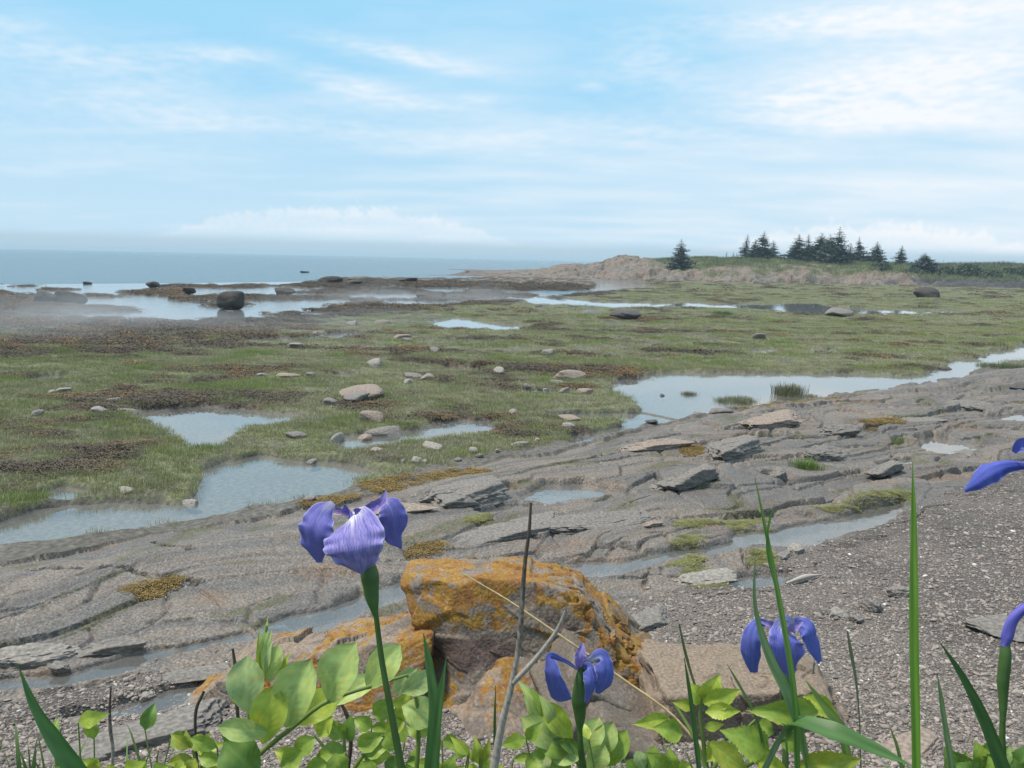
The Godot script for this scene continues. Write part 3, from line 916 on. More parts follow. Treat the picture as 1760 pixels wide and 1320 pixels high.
# one tuft of grass: bent, tapering blades
func tuft_mesh(blades: int, radius: float, high: float, s: int) -> ArrayMesh:
	var r := RandomNumberGenerator.new()
	r.seed = s
	var pts := PackedVector3Array()
	var cols := PackedColorArray()
	var idx := PackedInt32Array()
	for i in blades:
		var a := r.randf() * TAU
		var q := sqrt(r.randf()) * radius
		var base := Vector3(cos(a) * q, 0, sin(a) * q)
		var lean := Vector3(cos(a + r.randf_range(-1, 1)), 0, sin(a + r.randf_range(-1, 1))) * r.randf_range(0.05, 0.5)
		var hh := high * r.randf_range(0.55, 1.1)
		var side := Vector3(cos(a * 3.0 + i), 0, sin(a * 3.0 + i)) * high * r.randf_range(0.014, 0.028)
		var k := r.randf_range(0.75, 1.2)
		var c := Color(k, k * r.randf_range(0.93, 1.04), k * r.randf_range(0.8, 1.1))
		var at := pts.size()
		for st in 3:
			var t: float = [0.0, 0.5, 0.82][st]
			var mid: Vector3 = base + Vector3.UP * hh * (t - 0.12 * t * t) + lean * hh * t * t
			var w: float = [1.0, 0.85, 0.5][st]
			pts.append(mid - side * w)
			pts.append(mid + side * w)
			cols.append(c)
			cols.append(c)
		pts.append(base + Vector3.UP * hh * 0.86 + lean * hh)
		cols.append(c)
		idx.append_array([at, at + 2, at + 1, at + 1, at + 2, at + 3, at + 2, at + 4, at + 3, at + 3, at + 4, at + 5, at + 4, at + 6, at + 5])
	return indexed_mesh(pts, cols, idx)

# ---------------------------------------------------------------- spruces on the point

func spruce(at: Vector3, high: float, wide: float, s: int, label: String, ragged := 0.3, foot := 0.08) -> Node3D:
	var r := RandomNumberGenerator.new()
	r.seed = s
	var t := thing("spruce_tree", at, label, "tree", "spruces on the point")
	var lean := Vector3(r.randf_range(-0.07, 0.07), 0, r.randf_range(-0.05, 0.05)) * high
	put("trunk", tube([Vector3(0, -0.4, 0), lean * 0.3 + Vector3(0, high * 0.5, 0), lean + Vector3(0, high * 0.99, 0)], [0.028 * high, 0.018 * high, 0.004 * high], 7, 8, func(_t, _q): return Color(1, 1, 1)), M.bark, t)
	var pts := PackedVector3Array()
	var cols := PackedColorArray()
	var idx := PackedInt32Array()
	var y := foot * high
	while y < high * 0.985:
		var q := y / high
		var reach := wide * 0.5 * pow(1.0 - q, 0.72) * (1.0 - 0.5 * smoothstep(0.12, 0.0, q)) + 0.04 * high * (1.0 - q) 
		var count := 7 if q < 0.85 else 4
		var turn := r.randf() * TAU
		for b in count:
			if r.randf() < ragged * 0.6:
				continue
			var a := turn + TAU * b / count + r.randf_range(-0.3, 0.3)
			var out := Vector3(cos(a), 0, sin(a))
			var side := Vector3(-sin(a), 0, cos(a))
			var long := reach * r.randf_range(0.9 - ragged, 1.2) * (1.0 + 0.3 * n_mid.get_noise_2d(a * 0.6 + s, y * 1.3))
			var k := r.randf_range(0.7, 1.25)
			var c := Color(0.07 * k, 0.1 * k, 0.078 * k)
			var sprays := maxi(4, int(long / 0.11))
			for i in sprays:
				var u := (i + 0.6) / sprays
				var p := lean * q + out * long * u + Vector3(0, y - 0.28 * long * u + 0.22 * long * u * u, 0)
				for g in 3:
					var l := long * r.randf_range(0.16, 0.34) * (1.15 - 0.6 * u) + 0.05
					var dir := (out * r.randf_range(0.2, 1.0) + side * (g - 1) * r.randf_range(0.5, 1.1) + Vector3(0, r.randf_range(-0.55, 0.25), 0)).normalized()
					var across := dir.cross(Vector3(r.randf_range(-0.5, 0.5), 1, r.randf_range(-0.5, 0.5))).normalized() * l * 0.24
					var n := pts.size()
					pts.append_array([p - across * 0.5, p + dir * l * 0.6 - across, p + dir * l, p + dir * l * 0.6 + across, p + across * 0.5])
					for z in 5:
						cols.append(c)
					idx.append_array([n, n + 1, n + 4, n + 1, n + 3, n + 4, n + 1, n + 2, n + 3])
		y += high * r.randf_range(0.035, 0.055)
	put("crown", indexed_mesh(pts, cols, idx), M.needles, t)
	return t

func bush(at: Vector3, wide: float, high: float, s: int, label: String, col: Color, called := "bush") -> void:
	var r := RandomNumberGenerator.new()
	r.seed = s
	var t := thing(called, at, label, "bush", "bushes on the point")
	for i in 4:
		var top := Vector3(r.randf_range(-0.3, 0.3) * wide, high * 0.75, r.randf_range(-0.3, 0.3) * wide)
		put("stem", tube([Vector3(0, -0.2, 0), top * 0.5 + Vector3(0, 0.1, 0), top], [0.03, 0.02, 0.008], 5, 5, func(_t, _q): return Color(1, 1, 1)), M.bark, t)
	var pts := PackedVector3Array()
	var cols := PackedColorArray()
	var idx := PackedInt32Array()
	for i in 1500:
		var d := Vector3(r.randfn(), absf(r.randfn()), r.randfn()).normalized()
		var lump := 0.78 + 0.3 * n_mid.get_noise_3d(d.x * 1.8 + s, d.y * 1.8, d.z * 1.8)
		var q := pow(r.randf(), 0.35) * lump
		var p := Vector3(d.x * wide * 0.55, d.y * high, d.z * wide * 0.5) * q
		var l := r.randf_range(0.06, 0.13) + 0.02 * wide
		var dir := Vector3(r.randfn(), r.randfn(), r.randfn()).normalized() * l
		var across := dir.cross(Vector3(r.randfn(), r.randfn(), r.randfn()).normalized()) * 0.6
		var k := r.randf_range(0.65, 1.3)
		var n := pts.size()
		pts.append_array([p - dir, p - across, p + dir, p + across])
		for z in 4:
			cols.append(Color(col.r * k, col.g * k, col.b * k))
		idx.append_array([n, n + 1, n + 2, n, n + 2, n + 3])
	put("foliage", indexed_mesh(pts, cols, idx), M.needles, t)

func build_trees() -> void:
	# x across and depth of each, its height and spread
	var list := [
		[1162, 128, 52, 40, "lone spruce standing at the seaward end of the point", 0.3], [1272, 140, 42, 22, "thin spruce at the left side of the first small clump", 0.45],
		[1299, 139, 46, 36, "tallest spruce in the middle of the first small clump", 0.4], [1288, 138, 34, 26, "short spruce tucked in front within the first small clump", 0.35], [1319, 141, 32, 22, "short thin spruce at the right side of the first clump", 0.5],
		[1362, 138, 46, 36, "broad dense spruce at the left of the big clump", 0.2], [1379, 140, 46, 24, "narrow spruce with pointed top left of the round crown", 0.3],
		[1402, 139, 46, 42, "widest spruce with a rounded crown in the big clump", 0.12], [1414, 136, 44, 34, "dense spruce between the rounded crown and the tallest one", 0.2], [1428, 133, 58, 36, "tallest spruce of the big clump, rooted lowest on the slope", 0.25],
		[1450, 141, 34, 20, "small narrow spruce right of the tallest one", 0.3], [1467, 139, 42, 28, "ragged spruce at the right end of the big clump", 0.4],
		[1493, 139, 36, 30, "open branched spruce standing free right of the big clump", 0.42], [1535, 139, 33, 26, "small tiered spruce alone on the right slope", 0.42], [1577, 130, 32, 40, "squat wide spruce beside the bare shrub", 0.15],
	]
	var n := 0
	for a in list:
		var z := -float(a[1])
		var x: float = (a[0] - 880) * a[1] / 1518.0
		# the picture's tilt does not matter here: each stands on the slope where it grows
		var high: float = float(a[2]) * a[1] / 1518.0 * 1.06
		spruce(Vector3(x, headland(x, z) - 0.05, z), high, float(a[3]) * a[1] / 1518.0 * 1.38, 300 + n * 7, a[4], a[5] * 0.8)
		n += 1
	for a in [[1655, 130, 58, 17, "large rounded bush on the right skyline", Color(0.055, 0.085, 0.045)], [1615, 131, 34, 12, "low bush left of the large rounded bush", Color(0.055, 0.08, 0.045)], [1560, 127, 44, 9, "low dark bush at the foot of the squat spruce", Color(0.06, 0.085, 0.045)], [1690, 128, 46, 9, "flat bush right of the large rounded bush", Color(0.065, 0.09, 0.05)], [1735, 132, 60, 9, "low bush at the far right end of the skyline", Color(0.07, 0.09, 0.05)], [1500, 128, 50, 8, "low bush below the free standing spruce", Color(0.06, 0.085, 0.045)]]:
		var z := -float(a[1])
		var x: float = (a[0] - 880) * a[1] / 1518.0
		bush(Vector3(x, headland(x, z) - 0.1, z), a[2] * a[1] / 1518.0, a[3] * a[1] / 1518.0 + 0.3, 500 + n, a[4], a[5])
		n += 1
	# a leafless shrub
	var bx := (1606 - 880) * 131.0 / 1518.0
	var t := thing("bare_shrub", Vector3(bx, headland(bx, -131.0), -131.0), "leafless grey shrub right of the squat spruce", "shrub")
	for i in 16:
		var a := rng.randf() * TAU
		var tip := Vector3(cos(a) * rng.randf_range(0.3, 1.2), rng.randf_range(1.0, 2.1), sin(a) * rng.randf_range(0.3, 1.0))
		put("branch", tube([Vector3(0, -0.2, 0), tip * 0.5 + Vector3(0, 0.2, 0), tip], [0.03, 0.02, 0.006], 4, 5, func(_t, _q): return Color(1, 1, 1)), M.bark, t)
	# far tree tops behind the crest
	n = 0
	for px in [1226, 1233, 1239, 1245, 1250, 1257]:
		var x: float = (px - 880) * 170.0 / 1518.0
		spruce(Vector3(x, 1.7, -170.0), 2.6 + 0.5 * sin(px * 1.7), 1.1, 700 + n, "%s tiny treetop showing over the crest left of the first clump" % ["first", "second", "third", "fourth", "fifth", "sixth"][n], 0.3)
		n += 1

# ---------------------------------------------------------------- the lichen covered outcrop below the bank

func lichen_paint(seed_: int, amount: float, base: Color, dark) -> Callable:
	var a := FastNoiseLite.new()
	make_noise(a, FastNoiseLite.TYPE_SIMPLEX_SMOOTH, 2.6, 4, seed_)
	var b := FastNoiseLite.new()
	make_noise(b, FastNoiseLite.TYPE_SIMPLEX_SMOOTH, 14.0, 4, seed_ + 1)
	return func(p: Vector3) -> Color:
		var big := a.get_noise_3dv(p)
		var small := b.get_noise_3dv(p)
		var c := base.lerp(Color(0.19, 0.155, 0.13), smoothstep(-0.1, 0.4, a.get_noise_3dv(p * 1.7 + Vector3(9, 3, 1)) + 0.4 * small))
		c = c.lerp(Color(0.3, 0.25, 0.21), smoothstep(0.1, 0.5, a.get_noise_3dv(p * 2.3 + Vector3(2, 7, 5))))
		var grow: float = big + 0.55 * small + amount
		var orange := Color(0.36, 0.165, 0.022).lerp(Color(0.42, 0.24, 0.03), smoothstep(-0.2, 0.4, a.get_noise_3dv(p * 3.0 + Vector3(1, 1, 8))))
		orange = orange.lerp(Color(0.25, 0.1, 0.015), smoothstep(0.1, 0.5, b.get_noise_3dv(p * 0.7)))
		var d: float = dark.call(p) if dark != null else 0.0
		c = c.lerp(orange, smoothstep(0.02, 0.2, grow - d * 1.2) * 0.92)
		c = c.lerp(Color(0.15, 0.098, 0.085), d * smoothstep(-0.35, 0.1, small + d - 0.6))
		c = c.lerp(Color(0.42, 0.4, 0.35), smoothstep(0.42, 0.6, b.get_noise_3dv(p * 1.3 + Vector3(4, 4, 4)) + 0.2 * big) * 0.7)
		return c

func pl(x: float, y: float, z: float, on: Vector3) -> Array:
	var n := Vector3(x, y, z).normalized()
	return [n, n.dot(on)]

func build_outcrop() -> void:
	var at := Vector3(0.197, 0.193, -4.622)
	var foot := Vector3(at.x, 0.1, at.z)
	var root := thing("lichen_outcrop", foot, "large sandstone outcrop blotched with orange lichen below the bank", "rock")
	# main block, its own axes: x right, y up, z towards the bank
	var planes := [pl(-0.03, 0.99, -0.08, Vector3(-0.45, 0.6, 0)), pl(0.27, 0.96, -0.05, Vector3(0, 0.585, 0)), pl(0.7, 0.71, 0.05, Vector3(0.387, 0.333, 0)), pl(-0.93, -0.35, 0.1, Vector3(-0.73, 0.38, 0)), pl(-0.8, 0.6, 0.1, Vector3(-0.73, 0.57, 0)), pl(-0.5, 0.25, 0.83, Vector3(-0.62, 0.4, 0.15)), pl(0.05, 0.38, 0.92, Vector3(-0.2, 0.45, 0.2)), pl(0.5, 0.3, 0.8, Vector3(0.35, 0.15, 0.36)), pl(0, -0.1, 1, Vector3(0, 0, 0.42)), pl(0, 0.1, -1, Vector3(0, 0, -0.4)), pl(0, -1, 0, Vector3(0, -0.9, 0)), pl(1, 0.1, 0, Vector3(1.1, 0, 0))]
	# where the purple brown stone is bare of lichen, as on the face towards the bank
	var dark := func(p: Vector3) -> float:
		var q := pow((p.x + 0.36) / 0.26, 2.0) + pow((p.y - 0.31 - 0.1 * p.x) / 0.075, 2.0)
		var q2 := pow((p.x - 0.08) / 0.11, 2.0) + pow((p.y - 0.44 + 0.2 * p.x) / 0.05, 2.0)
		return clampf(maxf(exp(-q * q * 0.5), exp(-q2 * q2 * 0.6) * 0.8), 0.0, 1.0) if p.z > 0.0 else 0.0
	var layers := FastNoiseLite.new()
	make_noise(layers, FastNoiseLite.TYPE_SIMPLEX_SMOOTH, 3.0, 3, 77)
	var dent := func(p: Vector3) -> Vector3:
		# bedding that runs down to the right
		var t := (p.x * 0.68 + p.y * 0.74) * 11.0 + layers.get_noise_3dv(p) * 1.6
		var fr := t - floorf(t)
		var right := smoothstep(0.0, 0.35, p.x + p.y * 0.3)
		p *= 1.0 - 0.035 * right * (1.0 - smoothstep(0.0, 0.2, fr)) + 0.02 * right * fposmod(sin(floorf(t) * 34.7) * 917.3, 1.0)
		if p.z > 0.0:
			# hollow at the lower left
			p.z -= 0.12 * exp(-(pow((p.x + 0.6) / 0.13, 2.0) + pow((p.y - 0.15) / 0.13, 2.0)))
		return p
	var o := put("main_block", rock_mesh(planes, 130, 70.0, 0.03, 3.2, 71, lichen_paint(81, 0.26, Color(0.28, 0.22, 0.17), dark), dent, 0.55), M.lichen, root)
	o.position = Vector3(0, at.y - 0.1, 0)
	# the smoother slab in front of it
	var p2 := Vector3(0.209, -0.137, -4.222) - foot
	planes = [pl(0.05, 0.8, 0.55, Vector3(-0.1, 0.42, 0.1)), pl(0.6, 0.75, 0.3, Vector3(0.35, 0.3, 0)), pl(-0.6, 0.75, 0.25, Vector3(-0.45, 0.36, 0)), pl(-0.93, 0.1, 0.3, Vector3(-0.66, 0, 0)), pl(0.1, 0.25, 0.95, Vector3(0, 0.1, 0.34)), pl(0.9, 0.1, 0.3, Vector3(0.8, -0.1, 0)), pl(0, -1, 0, Vector3(0, -0.6, 0)), pl(0, 0.2, -1, Vector3(0, 0, -0.4))]
	o = put("front_slab", rock_mesh(planes, 90, 60.0, 0.028, 3.4, 72, lichen_paint(83, -0.16, Color(0.33, 0.25, 0.185), null), null, 0.3), M.lichen, root)
	o.position = p2
	# the long shoulder that falls away to the left
	var p3 := Vector3(-1.222, -0.157, -4.472) - foot
	planes = [pl(-0.2, 0.98, -0.05, Vector3(0.4, 0.605, 0)), pl(-0.47, 0.88, 0.0, Vector3(-0.25, 0.41, 0)), pl(-0.707, 0.707, 0.05, Vector3(-0.66, 0.08, 0)), pl(-0.15, 0.42, 0.9, Vector3(0, 0.38, 0.12)), pl(-0.4, 0.3, 0.85, Vector3(-0.5, 0.1, 0.22)), pl(0, 0.1, 1, Vector3(0, 0, 0.42)), pl(1, 0, 0.1, Vector3(0.82, 0, 0)), pl(-1, 0.1, 0, Vector3(-1.0, 0, 0)), pl(0, -1, 0, Vector3(0, -0.9, 0)), pl(0, 0.1, -1, Vector3(0, 0, -0.4))]
	o = put("shoulder", rock_mesh(planes, 120, 60.0, 0.035, 3.0, 73, lichen_paint(85, -0.02, Color(0.34, 0.26, 0.195), null), func(p: Vector3) -> Vector3:
		var t := (p.y * 0.9 + p.x * 0.35) * 9.0 + layers.get_noise_3dv(p * 0.8) * 1.4
		return p * (1.0 - 0.03 * (1.0 - smoothstep(0.0, 0.15, t - floorf(t)))), 0.9), M.lichen, root)
	o.position = p3
	# thin plates on the right flank
	for a in [[Vector3(0.650, 0.228, -4.274), 0.42, 0.07, -0.62], [Vector3(0.771, 0.145, -4.161), 0.46, 0.06, -0.55], [Vector3(0.559, 0.167, -4.113), 0.4, 0.07, -0.6], [Vector3(0.813, 0.091, -4.052), 0.5, 0.08, -0.5]]:
		planes = [pl(0, 1, 0.12, Vector3(0, a[2], 0)), pl(0, -1, 0, Vector3(0, -a[2], 0)), pl(1, 0.3, 0.2, Vector3(a[1], 0, 0)), pl(-1, 0.1, 0.3, Vector3(-a[1], 0, 0)), pl(0.2, 0.1, 1, Vector3(0, 0, 0.16)), pl(0.1, 0.1, -1, Vector3(0, 0, -0.2))]
		o = put("rock_plate", rock_mesh(planes, 36, 18.0, 0.025, 5.0, 75 + int(a[1] * 100.0), lichen_paint(89, -0.3, Color(0.22, 0.18, 0.14), null)), M.lichen, root)
		o.position = a[0] - foot
		o.rotation = Vector3(0.1, 0.1, a[3])
	# the tan block to the right
	var p5 := Vector3(1.371, 0.207, -4.220)
	var blk := thing("sandstone_block", Vector3(p5.x, 0.1, p5.z), "squared tan sandstone block with brown sides under the right iris", "rock")
	planes = [pl(0, 0.995, 0.06, Vector3(0, 0.25, 0)), pl(0.86, 0.5, 0.1, Vector3(0.34, 0.05, 0)), pl(0.35, 0.93, 0.05, Vector3(0.12, 0.245, 0)), pl(0.08, 0.1, 0.99, Vector3(0, 0, 0.22)), pl(0.5, 0.1, 0.85, Vector3(0.3, 0, 0.2)), pl(-0.9, 0.1, 0.1, Vector3(-0.66, 0, 0)), pl(0, -1, 0, Vector3(0, -0.6, 0)), pl(0, 0.1, -1, Vector3(0, 0, -0.35))]
	var lay2 := func(p: Vector3) -> Color:
		var t := p.y * 9.0 + layers.get_noise_3dv(p * 0.7) * 1.2
		var c := Color(0.32, 0.245, 0.18)
		return c.lerp(Color(0.2, 0.16, 0.13), smoothstep(0.1, 0.5, layers.get_noise_3dv(p * 3.0)) * 0.6 + 0.15 * (t - floorf(t)))
	o = put("block", rock_mesh(planes, 80, 60.0, 0.025, 4.0, 79, lay2, func(p: Vector3) -> Vector3:
		var t := p.y * 7.0 + layers.get_noise_3dv(p * 0.6) * 1.0
		return p * (1.0 - 0.045 * (1.0 - smoothstep(0.0, 0.12, t - floorf(t)))), 0.9), M.lichen, blk)
	o.position = Vector3(0, p5.y - 0.1, 0)

# ---------------------------------------------------------------- loose stones and boulders

var stone_shapes := []
var slab_shapes := []

func stone(called: String, shape: ArrayMesh, x: float, z: float, wide: float, high: float, turn: float, mat: Material, label: String, group := "", sink := 0.25, deep := 0.0) -> MeshInstance3D:
	var g := ground(x, z).x
	var o := put(called, shape, mat)
	var d := deep if deep > 0.0 else wide * 0.75
	o.basis = Basis(Vector3.UP, turn) * Basis(Vector3.RIGHT, 0.1 if called == "rock_slab" else 0.0) * Basis.from_scale(Vector3(wide * 0.5, high * 0.62, d * 0.5))
	o.position = Vector3(x, maxf(g, -0.02) + high * (0.62 - sink), z)
	tag(o, label, "rock" if called == "rock_slab" else ("boulder" if called == "boulder" else "stone"), group)
	return o

func stone_tone(c: Color, m: String) -> Material:
	var key := "stone_" + m
	if not M.has(key):
		var s: StandardMaterial3D = M.stone.duplicate()
		s.vertex_color_use_as_albedo = false
		s.albedo_color = c.linear_to_srgb()
		M[key] = s
	return M[key]

func build_stones() -> void:
	for i in 6:
		stone_shapes.append(rock_mesh(random_planes(14, 0.8, 1.02), 18, 8.0, 0.07, 1.6, 90 + i, null))
	for i in 6:
		slab_shapes.append(rock_mesh(random_planes(9, 0.62, 1.0), 28, 60.0, 0.07, 2.6, 96 + i, null, null, 1.0))
	var pale := stone_tone(Color(0.38, 0.345, 0.305), "pale")
	var grey := stone_tone(Color(0.27, 0.245, 0.22), "grey")
	var pink := stone_tone(Color(0.38, 0.3, 0.245), "pink")
	var dark := stone_tone(Color(0.075, 0.062, 0.05), "dark")
	var wet := stone_tone(Color(0.12, 0.11, 0.105), "wet")
	var n := 0
	# boulders out on the flats
	for a in [
		[-12.67, -39.32, 1.088, 0.699, dark, "dark rounded boulder standing alone in shallow water"], [-20.17, -40.30, 1.434, 0.584, dark, "broad weedy boulder on the bar at far left"], [-20.93, -39.44, 1.195, 0.442, dark, "low weedy boulder beside the broad one at far left"],
		[-25.14, -61.67, 0.975, 0.366, dark, "small dark rock at the outer edge of the shallows"], [-19.29, -52.73, 0.903, 0.313, dark, "pointed dark rock on the bar behind the lone boulder"], [-14.34, -55.56, 1.245, 0.366, dark, "low weedy hump right of the lone boulder"],
		[-7.95, -43.38, 1.029, 0.200, dark, "weedy hump on the middle bar"], [-5.25, -55.04, 1.885, 0.399, dark, "broad dark rock in the mist on the outer bar"], [-15.26, -74.26, 2.152, 0.489, dark, "dark rock at the tip of the outer reef"], [-13.28, -74.05, 1.463, 0.341, dark, "smaller dark rock next to the reef tip"], [-9.50, -78.93, 1.560, 0.364, dark, "dark rock halfway along the outer reef"], [-31.42, -65.49, 0.690, 0.173, dark, "tiny dark rock at the outer waterline on the left"],
		[-28.57, -121.66, 1.122, 0.240, dark, "tiny rock awash out in the sea"], [-7.97, -150.21, 0.990, 0.297, dark, "tiny rock awash off the point"], [33.80, -73.00, 2.020, 0.769, dark, "jagged dark boulder on the far marsh at right"], [15.51, -42.32, 1.506, 0.362, grey, "flat grey boulder beside the tidal channel"], [4.77, -37.66, 1.290, 0.323, wet, "dark weedy boulder on the marsh below the point"],
		[89.02, -162.52, 2.569, 0.964, pale, "pale boulder on the grey strip under the right bushes"], [81.11, -164.14, 1.946, 0.649, pale, "small pale boulder left of the one on the grey strip"], [19.09, -135.18, 1.781, 0.801, dark, "dark rock at the foot of the pink cliff"],
	]:
		stone("boulder", stone_shapes[n % 6], a[0], a[1], a[2], a[3], n * 1.3, a[4], a[5], "", 0.12)
		n += 1
	# stones among the marsh grass
	for a in [
		[-3.03, -19.40, 0.435, 0.192, pale, "pale domed stone alone in the middle of the marsh"], [-2.52, -15.05, 0.773, 0.218, pink, "large pinkish humped stone in the central cluster"], [-2.61, -14.54, 0.460, 0.134, grey, "long grey stone in front of the pinkish humped one"], [-2.95, -14.26, 0.319, 0.103, grey, "low grey stone left of the central cluster"],
		[-2.03, -12.87, 0.322, 0.153, pink, "leaning tan stone behind the flat grey slab"], [-1.83, -12.31, 0.454, 0.138, grey, "flat grey slab above the narrow pool"], [-2.35, -11.76, 0.248, 0.139, pale, "rounded pale stone at the left end of the narrow pool"], [-1.99, -11.91, 0.204, 0.102, pink, "small tan stone between rounded stone and grey slab"],
		[-3.29, -25.97, 0.479, 0.188, pink, "mossy stone in the far middle marsh"], [-3.00, -25.31, 0.300, 0.133, grey, "small grey stone beside the mossy one"], [-1.98, -22.67, 0.328, 0.134, grey, "grey stone above the sky reflecting sliver of water"], [-5.64, -30.75, 0.405, 0.182, pale, "pale stone at the edge of the brown flats"], [-4.79, -32.70, 0.646, 0.194, pink, "tan stone on the dark ridge of the flats"], [-6.23, -27.68, 0.255, 0.128, pale, "pale stone at the small far pool"], [-5.66, -22.92, 0.423, 0.121, pale, "flat pale stone in the brown weed"],
		[-2.01, -17.83, 0.352, 0.094, grey, "grey stone at the back of the trio in mid marsh"], [-1.68, -17.45, 0.322, 0.103, pink, "tan stone at the right of the trio in mid marsh"], [-2.02, -17.07, 0.270, 0.090, pale, "pale stone at the front of the trio in mid marsh"], [-4.47, -17.44, 0.505, 0.080, pink, "long flat tan stone left of the little puddle"], [-4.97, -17.36, 0.206, 0.069, pale, "small pale stone left of the long flat tan one"], [-4.01, -17.51, 0.254, 0.081, grey, "grey stone at the left end of the little puddle"],
		[-0.29, -18.57, 0.318, 0.135, pale, "smooth pale stone right of mid marsh"], [0.88, -22.41, 0.325, 0.148, pale, "pale upright stone in the right middle marsh"], [1.25, -18.27, 0.722, 0.205, pink, "large flat pinkish stone near the right pool"], [0.28, -16.55, 0.196, 0.098, grey, "left stone of the row beside the tiny puddle"], [0.46, -16.29, 0.193, 0.107, grey, "squat stone second in the row beside the tiny puddle"], [0.65, -16.39, 0.130, 0.130, pale, "upright stone at the middle of the row by the puddle"], [0.95, -16.07, 0.233, 0.095, grey, "grey stone right of the tiny puddle"], [1.31, -16.05, 0.275, 0.095, pink, "tan stone at the right end of the puddle row"], [0.92, -17.36, 0.297, 0.080, grey, "flat stone above the puddle row"],
		[0.03, -13.76, 0.163, 0.082, pale, "pale stone on the dark weed patch"], [0.88, -13.31, 0.368, 0.070, pink, "flat tan stone by the side channel"], [0.85, -12.65, 0.183, 0.075, pale, "pale stone just below the flat tan one"], [0.11, -11.37, 0.210, 0.067, pale, "pale flat stone at the right tip of the front grass"], [0.35, -11.62, 0.115, 0.069, pink, "small tan stone at the right tip of the front grass"], [-0.99, -11.12, 0.322, 0.073, pale, "long pale stone in the grass under the narrow pool"], [-1.67, -10.74, 0.156, 0.057, pale, "pale stone in the grass left of the long pale one"],
		[-1.12, -10.26, 0.149, 0.074, pale, "rounded pale stone on the mud before the grass"], [-0.47, -10.80, 0.128, 0.064, pale, "pale stone at the grass edge, right half"], [-0.38, -10.61, 0.105, 0.042, grey, "flat stone just under the pale one at the grass edge"], [-0.16, -10.89, 0.086, 0.043, pink, "small tan stone at the grass edge"], [-1.27, -10.22, 0.081, 0.047, grey, "small grey stone left of the rounded pale one"], [-1.01, -10.21, 0.081, 0.054, pale, "small stone right of the rounded pale one"], [-0.63, -10.43, 0.096, 0.034, grey, "small flat grey stone on the mud strip"], [-2.41, -10.45, 0.138, 0.062, grey, "grey stone at the top edge of the blue pool"],
		[-6.21, -13.14, 0.294, 0.113, pale, "pale stone left of the bright left pool"], [-5.88, -13.39, 0.300, 0.115, grey, "grey stone touching the bright left pool"], [-6.42, -14.03, 0.203, 0.055, grey, "flat stone behind the two by the left pool"], [-7.02, -12.89, 0.204, 0.068, pale, "pale stone in weed at far left"], [-7.84, -14.88, 0.147, 0.078, pale, "small pale stone on the weedy mound at left"], [-7.73, -15.03, 0.238, 0.069, pale, "flat pale stone on the weedy mound at left"], [-2.86, -11.62, 0.245, 0.077, grey, "tilted grey stone between the two bright pools"], [-3.90, -8.77, 0.185, 0.040, pale, "flat pale stone in the grass above the blue pool"], [-3.23, -8.62, 0.193, 0.068, pale, "pale slab at the corner of the left grass"], [-2.51, -8.40, 0.111, 0.033, wet, "wet stone in the blue pool"], [-1.98, -8.51, 0.157, 0.050, grey, "grey stone at the near shore of the blue pool"],
		[8.09, -29.09, 0.383, 0.172, grey, "grey stone in the far right marsh"], [10.84, -21.98, 0.290, 0.087, wet, "dark stone in the bright right channel"], [2.84, -16.48, 0.130, 0.054, wet, "tiny dark stone in the right pool"], [3.14, -14.64, 0.251, 0.048, grey, "flat stone awash in the right pool"], [3.51, -14.46, 0.381, 0.086, grey, "broad flat stone at the near edge of the right pool"], [2.13, -13.16, 0.225, 0.052, wet, "dark stone at the mouth of the right pool"],
	]:
		stone("stone", stone_shapes[n % 6], a[0], a[1], a[2], a[3], n * 0.9, a[4], a[5], "stones on the marsh", 0.3)
		n += 1
